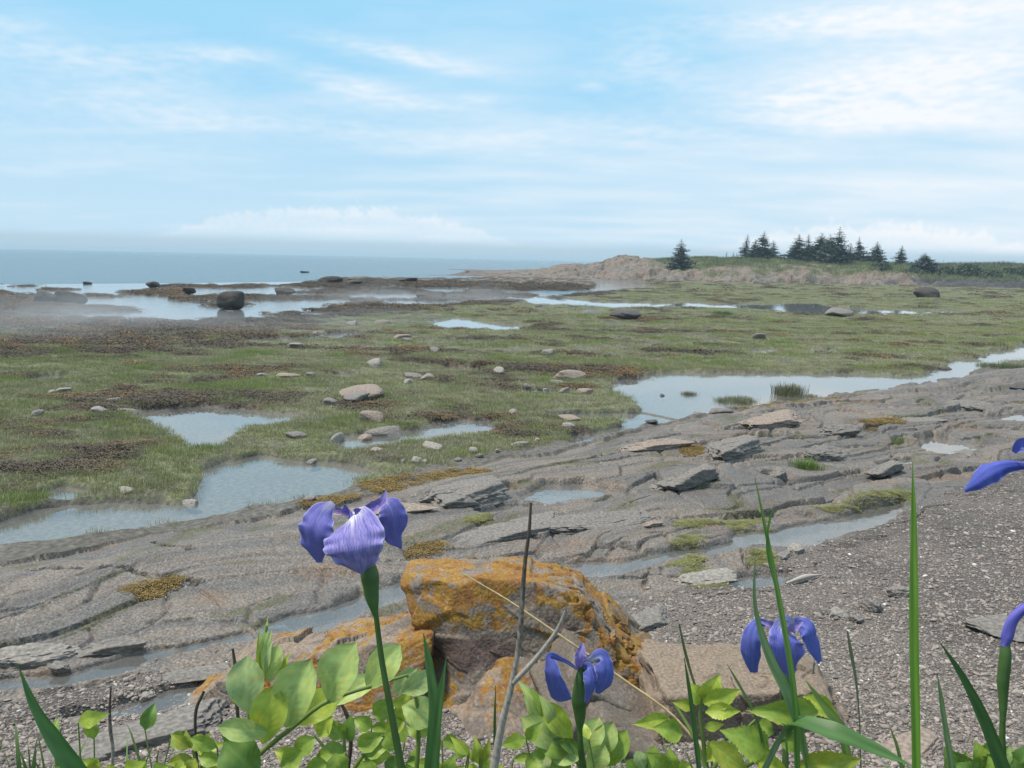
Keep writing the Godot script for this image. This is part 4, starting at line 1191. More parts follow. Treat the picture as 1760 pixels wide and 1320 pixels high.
	# blocks and slabs lying on the rock shelf; turned along the layers
	for a in [
		[-0.46, -8.38, 0.828, 0.232, grey, "large cracked slab right of the tall iris flower", 0.5], [-0.72, -8.32, 0.329, 0.175, grey, "wedge shaped block at the left of the cracked slab", 0.4], [0.44, -8.80, 0.638, 0.116, grey, "low slab behind the blue rock pool", 0.4], [1.90, -9.10, 0.720, 0.300, grey, "tall cracked slab beside the round pale stone", 0.4], [1.55, -9.07, 0.179, 0.132, pale, "round pale stone in front of the tall cracked slab", 0.7],
		[2.97, -9.54, 0.251, 0.277, grey, "upright rounded block left of the bright grass tuft", 0.7], [2.70, -10.60, 0.838, 0.251, grey, "broad slab above the upright rounded block", 0.4], [1.82, -11.19, 0.958, 0.192, pink, "pinkish slab under the right pool", 0.35], [3.99, -10.73, 0.636, 0.240, grey, "slab left of the long grass patch", 0.4], [4.28, -9.87, 0.520, 0.195, grey, "pointed slab behind the tall grass blade", 0.4], [4.64, -12.33, 0.650, 0.227, grey, "ridge slab below the weed band", 0.4], [3.96, -12.82, 1.267, 0.203, pink, "long pink slab at the right pool shore", 0.35], [5.85, -11.28, 0.669, 0.163, grey, "flat slab within the forked rock pool", 0.4], [6.21, -13.65, 1.079, 0.162, grey, "thin slab far right on the shelf", 0.4], [8.00, -14.98, 1.085, 0.197, grey, "thin slab at the right edge of the shelf", 0.4], [10.14, -17.49, 0.392, 0.184, wet, "dark block at the far right edge", 0.8],
		[1.81, -7.18, 0.189, 0.043, pink, "flat pink stone lying in the long rock pool", 0.6], [2.41, -7.12, 0.141, 0.103, pale, "small cube shaped block at the pool's gravel edge", 0.9], [2.24, -6.93, 0.137, 0.055, grey, "flat stone left of the cube shaped block", 0.6], [1.27, -7.66, 0.192, 0.066, pink, "tilted pink stone casting a dark edge", 0.5], [0.87, -7.74, 1.070, 0.112, grey, "long smooth ledge in the middle of the shelf", 0.3], [0.03, -7.51, 1.137, 0.119, grey, "smooth ledge right of the tall iris", 0.3], [1.48, -6.39, 0.547, 0.093, pale, "pale cracked ledge at the gravel's edge", 0.35],
		[0.95, -5.54, 0.438, 0.095, grey, "low grey ledge rising from gravel right of the outcrop", 0.4], [0.71, -5.44, 0.287, 0.064, grey, "low ledge hugging the outcrop's right slope", 0.4], [-2.40, -5.04, 0.398, 0.133, grey, "angular tilted slab on the left shelf", 0.4], [-2.75, -4.87, 0.449, 0.128, pale, "layered pale ledge at the left edge", 0.35], [-1.76, -3.98, 0.787, 0.121, grey, "long dark slab in gravel left of the outcrop", 0.3], [-1.77, -4.69, 0.433, 0.049, grey, "thin ledge above the little runnel", 0.3], [-2.25, -4.27, 0.619, 0.039, grey, "thin ledge in the gravel at far left", 0.25], [1.89, -3.85, 0.381, 0.056, pink, "flat stone at the bottom edge right of the block", 0.4], [-1.25, -7.85, 1.034, 0.083, pink, "low ledge behind the tall iris flower", 0.3],
	]:
		stone("rock_slab", slab_shapes[n % 6], a[0], a[1], a[2], a[3] * 0.75, 0.49 + sin(n * 2.1) * 0.14, a[4], a[5], "rocks on the shelf", 0.52, a[2] * a[6])
		n += 1
	for a in [
		[2.48, -5.74, 0.151, 0.079, grey, "largest stone of the little heap on the gravel"], [2.21, -5.62, 0.111, 0.041, pale, "flat pale stone left in the gravel heap"], [2.29, -5.52, 0.102, 0.044, grey, "front stone of the gravel heap"], [2.14, -5.66, 0.075, 0.037, grey, "leftmost stone of the gravel heap"], [2.76, -6.00, 0.150, 0.067, grey, "grey stone on gravel just beyond the heap"], [1.39, -6.08, 0.096, 0.048, pale, "pale stone below the mossy patch"], [1.56, -4.70, 0.093, 0.031, grey, "stone half hidden behind the right iris"], [3.10, -5.27, 0.312, 0.062, grey, "broad low stone at the right edge of the gravel"], [-2.54, -4.76, 0.107, 0.038, grey, "stone beside the left runnel"], [-1.95, -4.50, 0.089, 0.039, pale, "pale stone on the thin left ledge"],
	]:
		stone("stone", slab_shapes[n % 6], a[0], a[1], a[2], a[3], n * 0.9, a[4], a[5], "stones on the gravel", 0.3)
		n += 1
	# a bleached stick on the gravel
	var g := Vector3(2.059, 0.140, -6.277)
	var g2 := Vector3(2.382, 0.140, -6.440)
	var y := ground(g.x, g.z).x
	var stick := put("driftwood_stick", tube([Vector3(g.x, y + 0.015, g.z), Vector3((g.x + g2.x) * 0.5, y + 0.035, (g.z + g2.z) * 0.5), Vector3(g2.x, y + 0.03, g2.z)], [0.008, 0.022, 0.006], 8, 12, func(t, q): return Color(0.36, 0.32, 0.29)), M.twig)
	tag(stick, "bleached driftwood stick lying on the gravel", "driftwood")

# ---------------------------------------------------------------- grass and weed of the marsh

func rockweed_mesh(s: int) -> ArrayMesh:
	var r := RandomNumberGenerator.new()
	r.seed = s
	var pts := PackedVector3Array()
	var cols := PackedColorArray()
	var idx := PackedInt32Array()
	for i in 90:
		var a := r.randf() * TAU
		var q := sqrt(r.randf()) * 0.13
		var p := Vector3(cos(a) * q, 0.035 * (1.0 - q / 0.14) + r.randf() * 0.012, sin(a) * q)
		var dir := Vector3(cos(a + r.randf_range(-1.4, 1.4)), r.randf_range(-0.35, 0.3), sin(a + r.randf_range(-1.4, 1.4))) * r.randf_range(0.015, 0.035)
		var across := dir.cross(Vector3(r.randf_range(-0.6, 0.6), 1, r.randf_range(-0.6, 0.6))).normalized() * r.randf_range(0.002, 0.006)
		var k := r.randf_range(0.65, 1.3)
		var n := pts.size()
		pts.append_array([p - across, p + dir * 0.6 - across * 1.3 + Vector3(0, 0.006, 0), p + dir, p + dir * 0.6 + across * 1.3 + Vector3(0, 0.006, 0), p + across])
		for z in 5:
			cols.append(Color(k, k, k))
		idx.append_array([n, n + 1, n + 4, n + 1, n + 3, n + 4, n + 1, n + 2, n + 3])
	return indexed_mesh(pts, cols, idx)

func build_marsh_growth() -> void:
	var r := RandomNumberGenerator.new()
	r.seed = 99
	var xf: Array[Transform3D] = []
	var tint := PackedColorArray()
	var wx: Array[Transform3D] = []
	var wt := PackedColorArray()
	# rings of distance: [near, far, tries, size of tuft]
	for ring in [[7.0, 13.0, 17000, 1.0], [13.0, 22.0, 26000, 1.15], [22.0, 40.0, 30000, 1.6], [40.0, 75.0, 26000, 2.5], [75.0, 121.0, 17000, 4.0]]:
		for i in ring[2]:
			var d: float = sqrt(lerpf(ring[0] * ring[0], ring[1] * ring[1], r.randf()))
			var x := r.randf_range(-1.0, 1.0) * (0.64 * d + 1.0)
			var z := -d
			if z > polyline(rock_line, x) - 0.5 - 0.35 * n_edge.get_noise_2d(x * 1.5, z * 1.5):
				continue
			if d > 44.0 and x < 6.0 + (d - 44.0) * 0.1:
				if r.randf() < 0.6:
					continue
			var g := ground(x, z)
			if g.x < (0.042 if d < 26.0 else 0.02):
				continue
			if d > 88.0 and x < 12.0:
				continue
			var w := weed_at(x, z) + 0.1 * r.randfn()
			var s: float = ring[3] * r.randf_range(0.7, 1.25)
			var b0 := n_big.get_noise_2d(x * 0.5 + 300.0, z * 0.5)
			if w > 0.35:
				if r.randf() < 0.75:
					wx.append(Transform3D(Basis(Vector3.UP, r.randf() * TAU).scaled(Vector3(s * 1.1, s * r.randf_range(0.6, 1.3), s * 1.1)), Vector3(x, g.x, z)))
					var rust := smoothstep(0.0, 0.5, n_mid.get_noise_2d(x * 1.2 + 5.0, z * 1.2) + 0.9 * b0 + 0.1)
					var c := Color(0.07, 0.053, 0.034).lerp(Color(0.19, 0.11, 0.035), rust * r.randf())
					wt.append(c)
				continue
			if z < polyline(sea_line, minf(x, 12.0)) + 2.0 and x < 12.0:
				continue
			var m := n_mid.get_noise_2d(x * 0.5 + 13.0, z * 0.5)
			var b := n_big.get_noise_2d(x * 0.6, z * 0.6 + 80.0)
			if m + r.randf_range(-0.5, 0.5) < -0.75:
				continue
			var k := r.randf_range(0.8, 1.2)
			var green := Color(0.29, 0.3, 0.135).lerp(Color(0.36, 0.345, 0.2), smoothstep(-0.3, 0.4, b))
			green = green.lerp(Color(0.27, 0.32, 0.1), smoothstep(0.2, 0.5, m))
			var flat := clampf(1.0 - (d - 20.0) / 160.0, 0.45, 1.0)
			xf.append(Transform3D(Basis(Vector3.UP, r.randf() * TAU).scaled(Vector3(s, (0.55 + 0.45 * s) * flat * (0.85 + 0.5 * m), s)), Vector3(x, g.x - 0.01, z)))
			tint.append(Color(green.r * k, green.g * k, green.b * k))
	kind(scatter("marsh_grass", tuft_mesh(28, 0.11, 0.085, 1), M.grass, xf, tint), "stuff")
	# weed on the bars and flats
	for i in 60000:
		var d := r.randf_range(28.0, 112.0)
		var x := r.randf_range(-0.66, 0.2) * d
		var g := ground(x, -d)
		if g.x < 0.03 or g.y > 0.5:
			continue
		if weed_at(x, -d) < 0.25 or (d > 86.0 and x > -18.0 and r.randf() < 0.85):
			continue
		var s := r.randf_range(0.7, 1.3) * d / 40.0
		wx.append(Transform3D(Basis(Vector3.UP, r.randf() * TAU).scaled(Vector3(s, s * 0.8, s)), Vector3(x, g.x, -d)))
		var k := r.randf_range(0.7, 1.3)
		wt.append(Color(0.075 * k, 0.058 * k, 0.042 * k))
	# rusty weed along the ledges of the shelf
	for a in [PackedVector2Array([Vector2(-1.59, -9.17), Vector2(-1.15, -9.60), Vector2(-0.32, -10.10), Vector2(-0.25, -9.93), Vector2(-1.11, -9.32), Vector2(-1.42, -8.90)]), PackedVector2Array([Vector2(3.74, -14.72), Vector2(4.79, -15.61), Vector2(6.61, -16.55), Vector2(6.44, -16.10), Vector2(4.88, -15.24), Vector2(3.92, -14.28)]), PackedVector2Array([Vector2(2.18, -11.32), Vector2(2.47, -11.42), Vector2(2.37, -10.92), Vector2(2.19, -10.77)]), PackedVector2Array([Vector2(-2.66, -5.86), Vector2(-2.43, -6.17), Vector2(-2.37, -6.12), Vector2(-2.53, -5.81)]), PackedVector2Array([Vector2(-0.81, -6.82), Vector2(-0.55, -7.06), Vector2(-0.52, -7.00), Vector2(-0.76, -6.77)]), PackedVector2Array([Vector2(5.26, -13.08), Vector2(5.97, -13.49), Vector2(5.89, -13.10), Vector2(5.31, -12.77)]), PackedVector2Array([Vector2(-2.03, -8.41), Vector2(-1.58, -8.80), Vector2(-1.56, -8.66), Vector2(-1.90, -8.34)])]:
		var box := Rect2(a[0], Vector2.ZERO)
		for p in a:
			box = box.expand(p)
		for i in int(clampf(box.get_area() * 900.0, 150.0, 900.0)):
			var q := Vector2(r.randf_range(box.position.x, box.end.x), r.randf_range(box.position.y, box.end.y))
			if inside_by(a, q) < -0.05 + 0.08 * n_edge.get_noise_2d(q.x * 3.0, q.y * 3.0):
				continue
			var s := r.randf_range(0.25, 0.6)
			wx.append(Transform3D(Basis(Vector3.UP, r.randf() * TAU).scaled(Vector3(s, s, s)), Vector3(q.x, ground(q.x, q.y).x, q.y)))
			var k := r.randf_range(0.6, 1.3)
			wt.append(Color(0.21 * k, 0.14 * k, 0.035 * k))
	# dried scraps on the gravel
	for i in 420:
		var x := r.randf_range(1.5, 8.0)
		var z := polyline(gravel_line, x) + r.randf_range(0.1, 4.0) * r.randf()
		if n_mid.get_noise_2d(x * 1.2, z * 2.0) < 0.0 or z > -3.7:
			continue
		var s := r.randf_range(0.12, 0.38)
		wx.append(Transform3D(Basis(Vector3.UP, r.randf_range(-0.6, 0.6)).scaled(Vector3(s * 1.6, s * 0.7, s * 0.7)), Vector3(x, ground(x, z).x, z)))
		wt.append(Color(0.06, 0.045, 0.036))
	kind(scatter("rockweed", rockweed_mesh(4), M.weed, wx, wt), "stuff")
	# single tufts that stand apart
	for a in [
		[3.43, -10.01, 0.317, 0.172, "bright green grass tuft growing in a crack of the shelf", 1.0, Color(0.17, 0.24, 0.06)], [9.80, -41.69, 0.934, 0.275, "bright green tuft on the far marsh", 1.0, Color(0.15, 0.24, 0.06)], [4.11, -16.00, 0.738, 0.211, "left clump of reeds standing in the right pool", 0.8, Color(0.19, 0.2, 0.1)], [5.39, -17.03, 0.449, 0.292, "taller clump of reeds standing in the right pool", 1.1, Color(0.2, 0.2, 0.12)], [5.64, -16.77, 0.663, 0.155, "low clump of reeds beside the taller one in the pool", 0.7, Color(0.19, 0.19, 0.1)], [3.41, -16.74, 0.265, 0.154, "sparse reeds at the left of the right pool", 0.9, Color(0.19, 0.19, 0.12)], [5.29, -11.82, 0.467, 0.140, "long grass patch on the shelf at right", 0.8, Color(0.15, 0.2, 0.06)], [12.38, -22.14, 1.167, 0.263, "grassy islet at the far right channel", 0.8, Color(0.16, 0.19, 0.09)],
	]:
		var o := thing("grass_tuft", Vector3(a[0], maxf(ground(a[0], a[1]).x, -0.01) - 0.02, a[1]), a[4], "grass", "grass tufts that stand apart")
		var t2: Array[Transform3D] = []
		var c2 := PackedColorArray()
		for i in int(clampf(a[2] * 70.0, 12.0, 70.0)):
			var q := sqrt(r.randf()) * 0.5
			var b := r.randf() * TAU
			var s: float = clampf(a[3] / 0.15, 0.8, 4.0) * r.randf_range(0.7, 1.1) * a[5]
			t2.append(Transform3D(Basis(Vector3.UP, b).scaled(Vector3(s, s, s)), Vector3(cos(b) * q * a[2], 0, sin(b) * q * a[2] * 0.8)))
			var k := r.randf_range(0.8, 1.2)
			c2.append(Color(a[6].r * k, a[6].g * k, a[6].b * k))
		kind(o, "thing")
		kind(scatter("blades", tuft_mesh(26, 0.1, 0.13, 1), M.grass, t2, c2, o), "stuff")
	# thin green algae on the shelf
	xf = []
	tint = PackedColorArray()
	for a in [PackedVector2Array([Vector2(1.31, -6.43), Vector2(1.49, -6.63), Vector2(1.66, -6.58), Vector2(1.58, -6.33), Vector2(1.37, -6.26)]), PackedVector2Array([Vector2(1.26, -6.62), Vector2(1.49, -6.86), Vector2(1.60, -6.84), Vector2(1.39, -6.63)]), PackedVector2Array([Vector2(1.49, -7.67), Vector2(1.81, -7.96), Vector2(1.96, -7.88), Vector2(1.69, -7.63)]), PackedVector2Array([Vector2(1.95, -7.83), Vector2(2.39, -8.09), Vector2(2.42, -8.00), Vector2(2.02, -7.71)]), PackedVector2Array([Vector2(1.99, -7.00), Vector2(2.15, -7.04), Vector2(2.06, -6.76), Vector2(1.94, -6.79)]), PackedVector2Array([Vector2(1.37, -7.26), Vector2(1.70, -7.44), Vector2(1.62, -7.28), Vector2(1.40, -7.14)]), PackedVector2Array([Vector2(-0.39, -7.71), Vector2(-0.19, -7.85), Vector2(-0.18, -7.67), Vector2(-0.36, -7.59)]), PackedVector2Array([Vector2(3.00, -8.43), Vector2(4.20, -9.06), Vector2(4.12, -8.90), Vector2(3.06, -8.28)])]:
		var box := Rect2(a[0], Vector2.ZERO)
		for p in a:
			box = box.expand(p)
		for i in int(clampf(box.get_area() * 2500.0, 200.0, 1500.0)):
			var q := Vector2(r.randf_range(box.position.x, box.end.x), r.randf_range(box.position.y, box.end.y))
			if inside_by(a, q) < -0.04 + 0.1 * n_edge.get_noise_2d(q.x * 4.0, q.y * 4.0):
				continue
			var s := r.randf_range(0.2, 0.4)
			xf.append(Transform3D(Basis(Vector3.UP, r.randf() * TAU).scaled(Vector3(s, s * 0.6, s)), Vector3(q.x, ground(q.x, q.y).x, q.y)))
			var k := r.randf_range(0.7, 1.3)
			tint.append(Color(0.19 * k, 0.19 * k, 0.06 * k))
	kind(scatter("green_algae", rockweed_mesh(6), M.weed, xf, tint), "stuff")

func build_gravel() -> void:
	var r := RandomNumberGenerator.new()
	r.seed = 123
	var shape := rock_mesh(random_planes(8, 0.65, 1.0), 3, 8.0, 0.1, 1.4, 55, null)
	var xf: Array[Transform3D] = []
	var tint := PackedColorArray()
	for i in 170000:
		var d := 3.3 * pow(13.0 / 3.3, pow(r.randf(), 1.1))
		var x := r.randf_range(-0.66 * d - 0.5, 0.66 * d + 0.5)
		var zg := polyline(gravel_line, x)
		if -d < zg - 0.35 or r.randf() < 0.35 - (-d - zg):
			continue
		var g := ground(x, -d)
		if g.y < 1.5 or g.y > 2.5:
			if r.randf() < 0.93:
				continue
		var s := 0.0035 + 0.004 * r.randf() + 0.012 * pow(r.randf(), 12.0)
		xf.append(Transform3D(Basis(Vector3.UP, r.randf() * TAU) * Basis(Vector3.RIGHT, r.randf_range(-0.5, 0.5)) * Basis.from_scale(Vector3(s * r.randf_range(0.9, 1.6), s * r.randf_range(0.45, 0.8), s)), Vector3(x, g.x + s * 0.15, -d)))
		var k := pow(r.randf(), 1.6)
		var c := Color(0.12, 0.103, 0.092).lerp(Color(0.33, 0.285, 0.25), k)
		if r.randf() < 0.15:
			c = Color(0.25, 0.2, 0.17)
		if r.randf() < 0.008:
			c = Color(0.6, 0.58, 0.54)
		tint.append(c)
	kind(scatter("gravel", shape, M.pebble, xf, tint), "stuff")


# ---------------------------------------------------------------- mist drifting over the wet flats

func build_mist() -> void:
	for a in [[Vector3(-16.638, 0.000, -30.672), 9.0, 0.8, 4.0, 0.03], [Vector3(-15.560, 0.000, -32.225), 5.0, 1.0, 3.0, 0.03], [Vector3(-13.430, 0.000, -30.512), 5.0, 0.8, 3.0, 0.03], [Vector3(-13.852, 0.000, -24.016), 6.0, 0.6, 3.0, 0.03], [Vector3(-13.754, 0.000, -26.968), 6.0, 0.6, 3.0, 0.025], [Vector3(-12.213, 0.000, -29.274), 7.0, 0.5, 3.0, 0.02], [Vector3(-7.647, 0.000, -47.898), 5.0, 0.7, 2.5, 0.022], [Vector3(-6.882, 0.000, -46.974), 3.2, 1.1, 2.5, 0.018], [Vector3(-6.541, 0.000, -49.047), 8.0, 0.5, 3.0, 0.02], [Vector3(-4.651, 0.000, -51.292), 9.0, 0.5, 3.0, 0.02], [Vector3(-1.975, 0.000, -51.801), 6.0, 0.7, 3.0, 0.02], [Vector3(-1.284, 0.000, -51.406), 3.2, 1.0, 3.0, 0.016], [Vector3(-0.444, 0.000, -51.783), 8.0, 0.5, 3.0, 0.02], [Vector3(-9.267, 0.000, -43.658), 7.0, 0.7, 3.0, 0.02], [Vector3(-4.682, 0.000, -31.963), 6.0, 0.5, 3.0, 0.022], [Vector3(-8.513, 0.000, -27.907), 9.0, 0.5, 4.0, 0.02]]:
		var f := FogVolume.new()
		f.name = numbered("mist")
		f.shape = RenderingServer.FOG_VOLUME_SHAPE_ELLIPSOID
		f.size = Vector3(a[1], a[2] * 2.0, a[3])
		f.position = a[0] + Vector3(0, 0.2, 0)
		var m := FogMaterial.new()
		m.density = a[4] * 2.0
		m.albedo = Color(0.93, 0.95, 0.97)
		f.material = m
		add_child(f)
		kind(f, "stuff")
# ---------------------------------------------------------------- irises and other plants on the bank

const BANK := 1.66

func root_under(p: Vector3) -> Vector3:
	return Vector3(p.x * 1.02, bank_height(p.x, p.z) - 0.02, p.z + 0.01)

# carries a stem on, in the way it points, down to the bank
func to_ground(p: Array) -> Array:
	var q: Array = p.duplicate()
	var last: Vector3 = q[-1]
	var way: Vector3 = (last - q[-2]).normalized()
	way = (way + Vector3(0, -0.35, 0)).normalized() if way.y < -0.2 else Vector3(way.x * 0.3, -1, way.z * 0.3).normalized()
	var low := bank_height(last.x, last.z) - 0.02
	q.append(last + way * ((last.y - low) / -way.y))
	return q

func bank_height(x: float, z: float) -> float:
	return ground(x, z).x if z < -1.0 else 1.70

func petal_paint(seed_: int, deep: Color, light: Color, signal_: float) -> Callable:
	var n := FastNoiseLite.new()
	make_noise(n, FastNoiseLite.TYPE_SIMPLEX_SMOOTH, 2.2, 3, seed_)
	return func(t: float, s: float) -> Color:
		var ray := s * (8.5 + (2.0 if t > 0.35 else 0.0)) + 0.5 * n.get_noise_2d(t * 3.0, s * 2.0)
		var vein := smoothstep(0.6, 0.92, absf(fposmod(ray, 1.0) * 2.0 - 1.0))
		var c := deep.lerp(light, clampf(0.45 + 0.9 * n.get_noise_2d(t * 2.0, s * 1.5) + 0.25 * t, 0.0, 1.0))
		c = c.lerp(Color(deep.r * 0.42, deep.g * 0.32, deep.b * 0.62), vein * 0.85 * (1.0 - 0.5 * t))
		var glow := minf(signal_, 1.0) * smoothstep(0.14 + 0.15 * signal_, 0.04, t - 0.09 * (1.0 - absf(s)) + 0.1 * absf(s))
		c = c.lerp(Color(0.72, 0.7, 0.62), glow * (1.0 - vein * 0.9))
		c = c.lerp(Color(0.75, 0.72, 0.75), minf(signal_, 1.0) * 0.5 * smoothstep(0.05, 0.02, absf(s)) * smoothstep(0.5, 0.25, t))
		c = c.lerp(Color(0.5, 0.42, 0.12), minf(signal_, 1.0) * smoothstep(0.1, 0.02, t) * 0.5)
		c = c.lerp(Color(0.42, 0.39, 0.66), smoothstep(0.88, 1.0, absf(s)) * 0.6)
		return c

func petal(parent: Node, spine: Array, half: Array, face: Vector3, cup: float, wave: float, paint: Callable, called := "fall") -> void:
	put(called, ribbon(spine, half, face, cup, wave, 64, 73, paint, 0, 0.0, 0.07), M.petal, parent)

func green(c: Color, s := 1) -> Callable:
	return func(t: float, q: float) -> Color:
		var k := 0.92 + 0.14 * sin(q * 11.0 + s) * sin(t * 9.0) + 0.06 * sin(t * 37.0 + s)
		return Color(c.r * k, c.g * k, c.b * k)

func iris_stem(parent: Node, spine: Array, w: float, pod: Array, pod_half: Array) -> void:
	var p := to_ground(spine)
	put("stem", tube(p, [w, w * 1.1, w * 1.25, w * 1.5, w * 1.6], 10, 30, green(Color(0.07, 0.14, 0.03))), M.leaf, parent)
	# the folded sheath under the flower
	put("spathe", tube(pod, pod_half, 12, 24, green(Color(0.085, 0.17, 0.045), 3)), M.leaf, parent)

func build_irises() -> void:
	var violet := Color(0.14, 0.13, 0.40)
	var pale := Color(0.26, 0.225, 0.5)
	var blue := Color(0.11, 0.118, 0.39)
	var at := root_under(Vector3(-0.074, 2.133, -0.594))
	var o := thing("iris", at, "tallest open iris with three violet petals, left of centre", "iris", "irises on the bank")
	var f := Node3D.new()
	f.name = "flower"
	o.add_child(f, true)
	f.position = -at
	petal(f, [Vector3(-0.114, 2.314, -0.628), Vector3(-0.112, 2.313, -0.610), Vector3(-0.109, 2.306, -0.596), Vector3(-0.107, 2.298, -0.590), Vector3(-0.105, 2.288, -0.592), Vector3(-0.103, 2.277, -0.598)], [0.0057, 0.0163, 0.0225, 0.0208, 0.0151, 0.0004], Vector3(-0.05, 0.15, 1), -0.12, 0.05, petal_paint(1, violet, pale, 0.85))
	petal(f, [Vector3(-0.131, 2.318, -0.637), Vector3(-0.139, 2.311, -0.630), Vector3(-0.142, 2.302, -0.624), Vector3(-0.143, 2.289, -0.625), Vector3(-0.140, 2.274, -0.629)], [0.0026, 0.0116, 0.0146, 0.0133, 0.0026], Vector3(-0.35, 0.1, 0.93), -0.16, 0.07, petal_paint(2, blue, violet, 0.25))
	petal(f, [Vector3(-0.096, 2.319, -0.647), Vector3(-0.090, 2.315, -0.642), Vector3(-0.086, 2.305, -0.639), Vector3(-0.086, 2.294, -0.639), Vector3(-0.081, 2.281, -0.644)], [0.0017, 0.0091, 0.0113, 0.0087, 0.0009], Vector3(0.3, 0.15, 0.93), -0.2, 0.07, petal_paint(3, blue, violet, 0.3))
	petal(f, [Vector3(-0.116, 2.311, -0.632), Vector3(-0.118, 2.316, -0.622), Vector3(-0.119, 2.321, -0.621)], [0.0034, 0.0039, 0.0009], Vector3(-0.3, 0.3, 0.9), 0.4, 0.1, petal_paint(4, Color(0.1, 0.06, 0.4), violet, 0.0), "style_arm")
	petal(f, [Vector3(-0.115, 2.311, -0.630), Vector3(-0.109, 2.317, -0.616), Vector3(-0.106, 2.318, -0.619)], [0.0030, 0.0034, 0.0009], Vector3(0.3, 0.4, 0.9), 0.3, 0.1, petal_paint(5, Color(0.1, 0.06, 0.4), violet, 0.0), "style_arm")
	petal(f, [Vector3(-0.110, 2.308, -0.639), Vector3(-0.101, 2.316, -0.632), Vector3(-0.094, 2.321, -0.631), Vector3(-0.091, 2.329, -0.634)], [0.0030, 0.0043, 0.0034, 0.0006], Vector3(-0.2, 0.3, 0.9), 0.35, 0.1, petal_paint(6, Color(0.14, 0.07, 0.38), pale, 0.0), "style_arm")
	petal(f, [Vector3(-0.121, 2.306, -0.647), Vector3(-0.129, 2.310, -0.642), Vector3(-0.136, 2.310, -0.640)], [0.0026, 0.0026, 0.0009], Vector3(-0.2, 0.6, 0.7), 0.3, 0.05, petal_paint(7, Color(0.2, 0.1, 0.22), violet, 0.0), "style_arm")
	var st := Node3D.new()
	st.name = "stalk"
	o.add_child(st, true)
	st.position = -at
	iris_stem(st, [Vector3(-0.096, 2.243, -0.615), Vector3(-0.091, 2.210, -0.610), Vector3(-0.083, 2.174, -0.602), Vector3(-0.074, 2.133, -0.594)], 0.0019, [Vector3(-0.109, 2.302, -0.630), Vector3(-0.104, 2.280, -0.623), Vector3(-0.101, 2.268, -0.620), Vector3(-0.099, 2.254, -0.617), Vector3(-0.096, 2.240, -0.615)], [0.0025, 0.0051, 0.0067, 0.0051, 0.0021])
	blue = Color(0.075, 0.105, 0.4)
	violet = Color(0.12, 0.135, 0.44)
	# faded iris in the middle
	at = root_under(Vector3(0.072, 2.045, -0.744))
	o = thing("iris", at, "withered blue iris with hanging petals in front of the outcrop", "iris", "irises on the bank")
	f = Node3D.new()
	f.name = "flower"
	o.add_child(f, true)
	f.position = -at
	petal(f, [Vector3(0.065, 2.133, -0.756), Vector3(0.051, 2.145, -0.748), Vector3(0.039, 2.150, -0.743), Vector3(0.040, 2.142, -0.737), Vector3(0.044, 2.126, -0.737), Vector3(0.049, 2.109, -0.742)], [0.0016, 0.0021, 0.0042, 0.0069, 0.0100, 0.0111], Vector3(-0.4, 0.1, 0.9), -0.35, 0.14, petal_paint(11, blue, violet, 0.25))
	petal(f, [Vector3(0.069, 2.134, -0.756), Vector3(0.076, 2.148, -0.743), Vector3(0.084, 2.152, -0.739), Vector3(0.088, 2.144, -0.735), Vector3(0.087, 2.130, -0.735), Vector3(0.082, 2.119, -0.739)], [0.0016, 0.0042, 0.0084, 0.0095, 0.0079, 0.0026], Vector3(0.3, 0.2, 0.9), -0.35, 0.14, petal_paint(12, blue, violet, 1.8))
	petal(f, [Vector3(0.070, 2.133, -0.756), Vector3(0.073, 2.142, -0.739), Vector3(0.075, 2.134, -0.734), Vector3(0.072, 2.111, -0.738)], [0.0016, 0.0053, 0.0063, 0.0016], Vector3(0.0, 0.1, 1), -0.4, 0.12, petal_paint(13, blue, violet, 0.4))
	petal(f, [Vector3(0.069, 2.131, -0.756), Vector3(0.067, 2.146, -0.753), Vector3(0.069, 2.157, -0.759)], [0.0032, 0.0053, 0.0016], Vector3(-0.1, 0.1, 1), 0.5, 0.2, petal_paint(14, Color(0.2, 0.14, 0.42), pale, 0.5), "style_arm")
	petal(f, [Vector3(0.070, 2.133, -0.756), Vector3(0.075, 2.148, -0.748), Vector3(0.079, 2.152, -0.749)], [0.0032, 0.0042, 0.0011], Vector3(0.2, 0.2, 1), 0.5, 0.2, petal_paint(15, Color(0.3, 0.2, 0.4), pale, 0.5), "style_arm")
	st = Node3D.new()
	st.name = "stalk"
	o.add_child(st, true)
	st.position = -at
	iris_stem(st, [Vector3(0.068, 2.084, -0.749), Vector3(0.069, 2.066, -0.746), Vector3(0.072, 2.045, -0.744)], 0.0024, [Vector3(0.069, 2.136, -0.756), Vector3(0.067, 2.120, -0.754), Vector3(0.067, 2.105, -0.752), Vector3(0.068, 2.092, -0.750), Vector3(0.068, 2.078, -0.748)], [0.0032, 0.0053, 0.0069, 0.0053, 0.0024])
	# the iris to the right, behind two thin blades
	at = root_under(Vector3(0.239, 2.077, -0.698))
	o = thing("iris", at, "blue iris half behind grass blades above the sandstone block", "iris", "irises on the bank")
	f = Node3D.new()
	f.name = "flower"
	o.add_child(f, true)
	f.position = -at
	petal(f, [Vector3(0.234, 2.185, -0.723), Vector3(0.222, 2.196, -0.719), Vector3(0.212, 2.197, -0.715), Vector3(0.207, 2.187, -0.711), Vector3(0.207, 2.172, -0.711), Vector3(0.212, 2.154, -0.714)], [0.0020, 0.0030, 0.0049, 0.0084, 0.0089, 0.0035], Vector3(-0.5, 0.2, 0.85), -0.25, 0.07, petal_paint(21, blue, violet, 0.1))
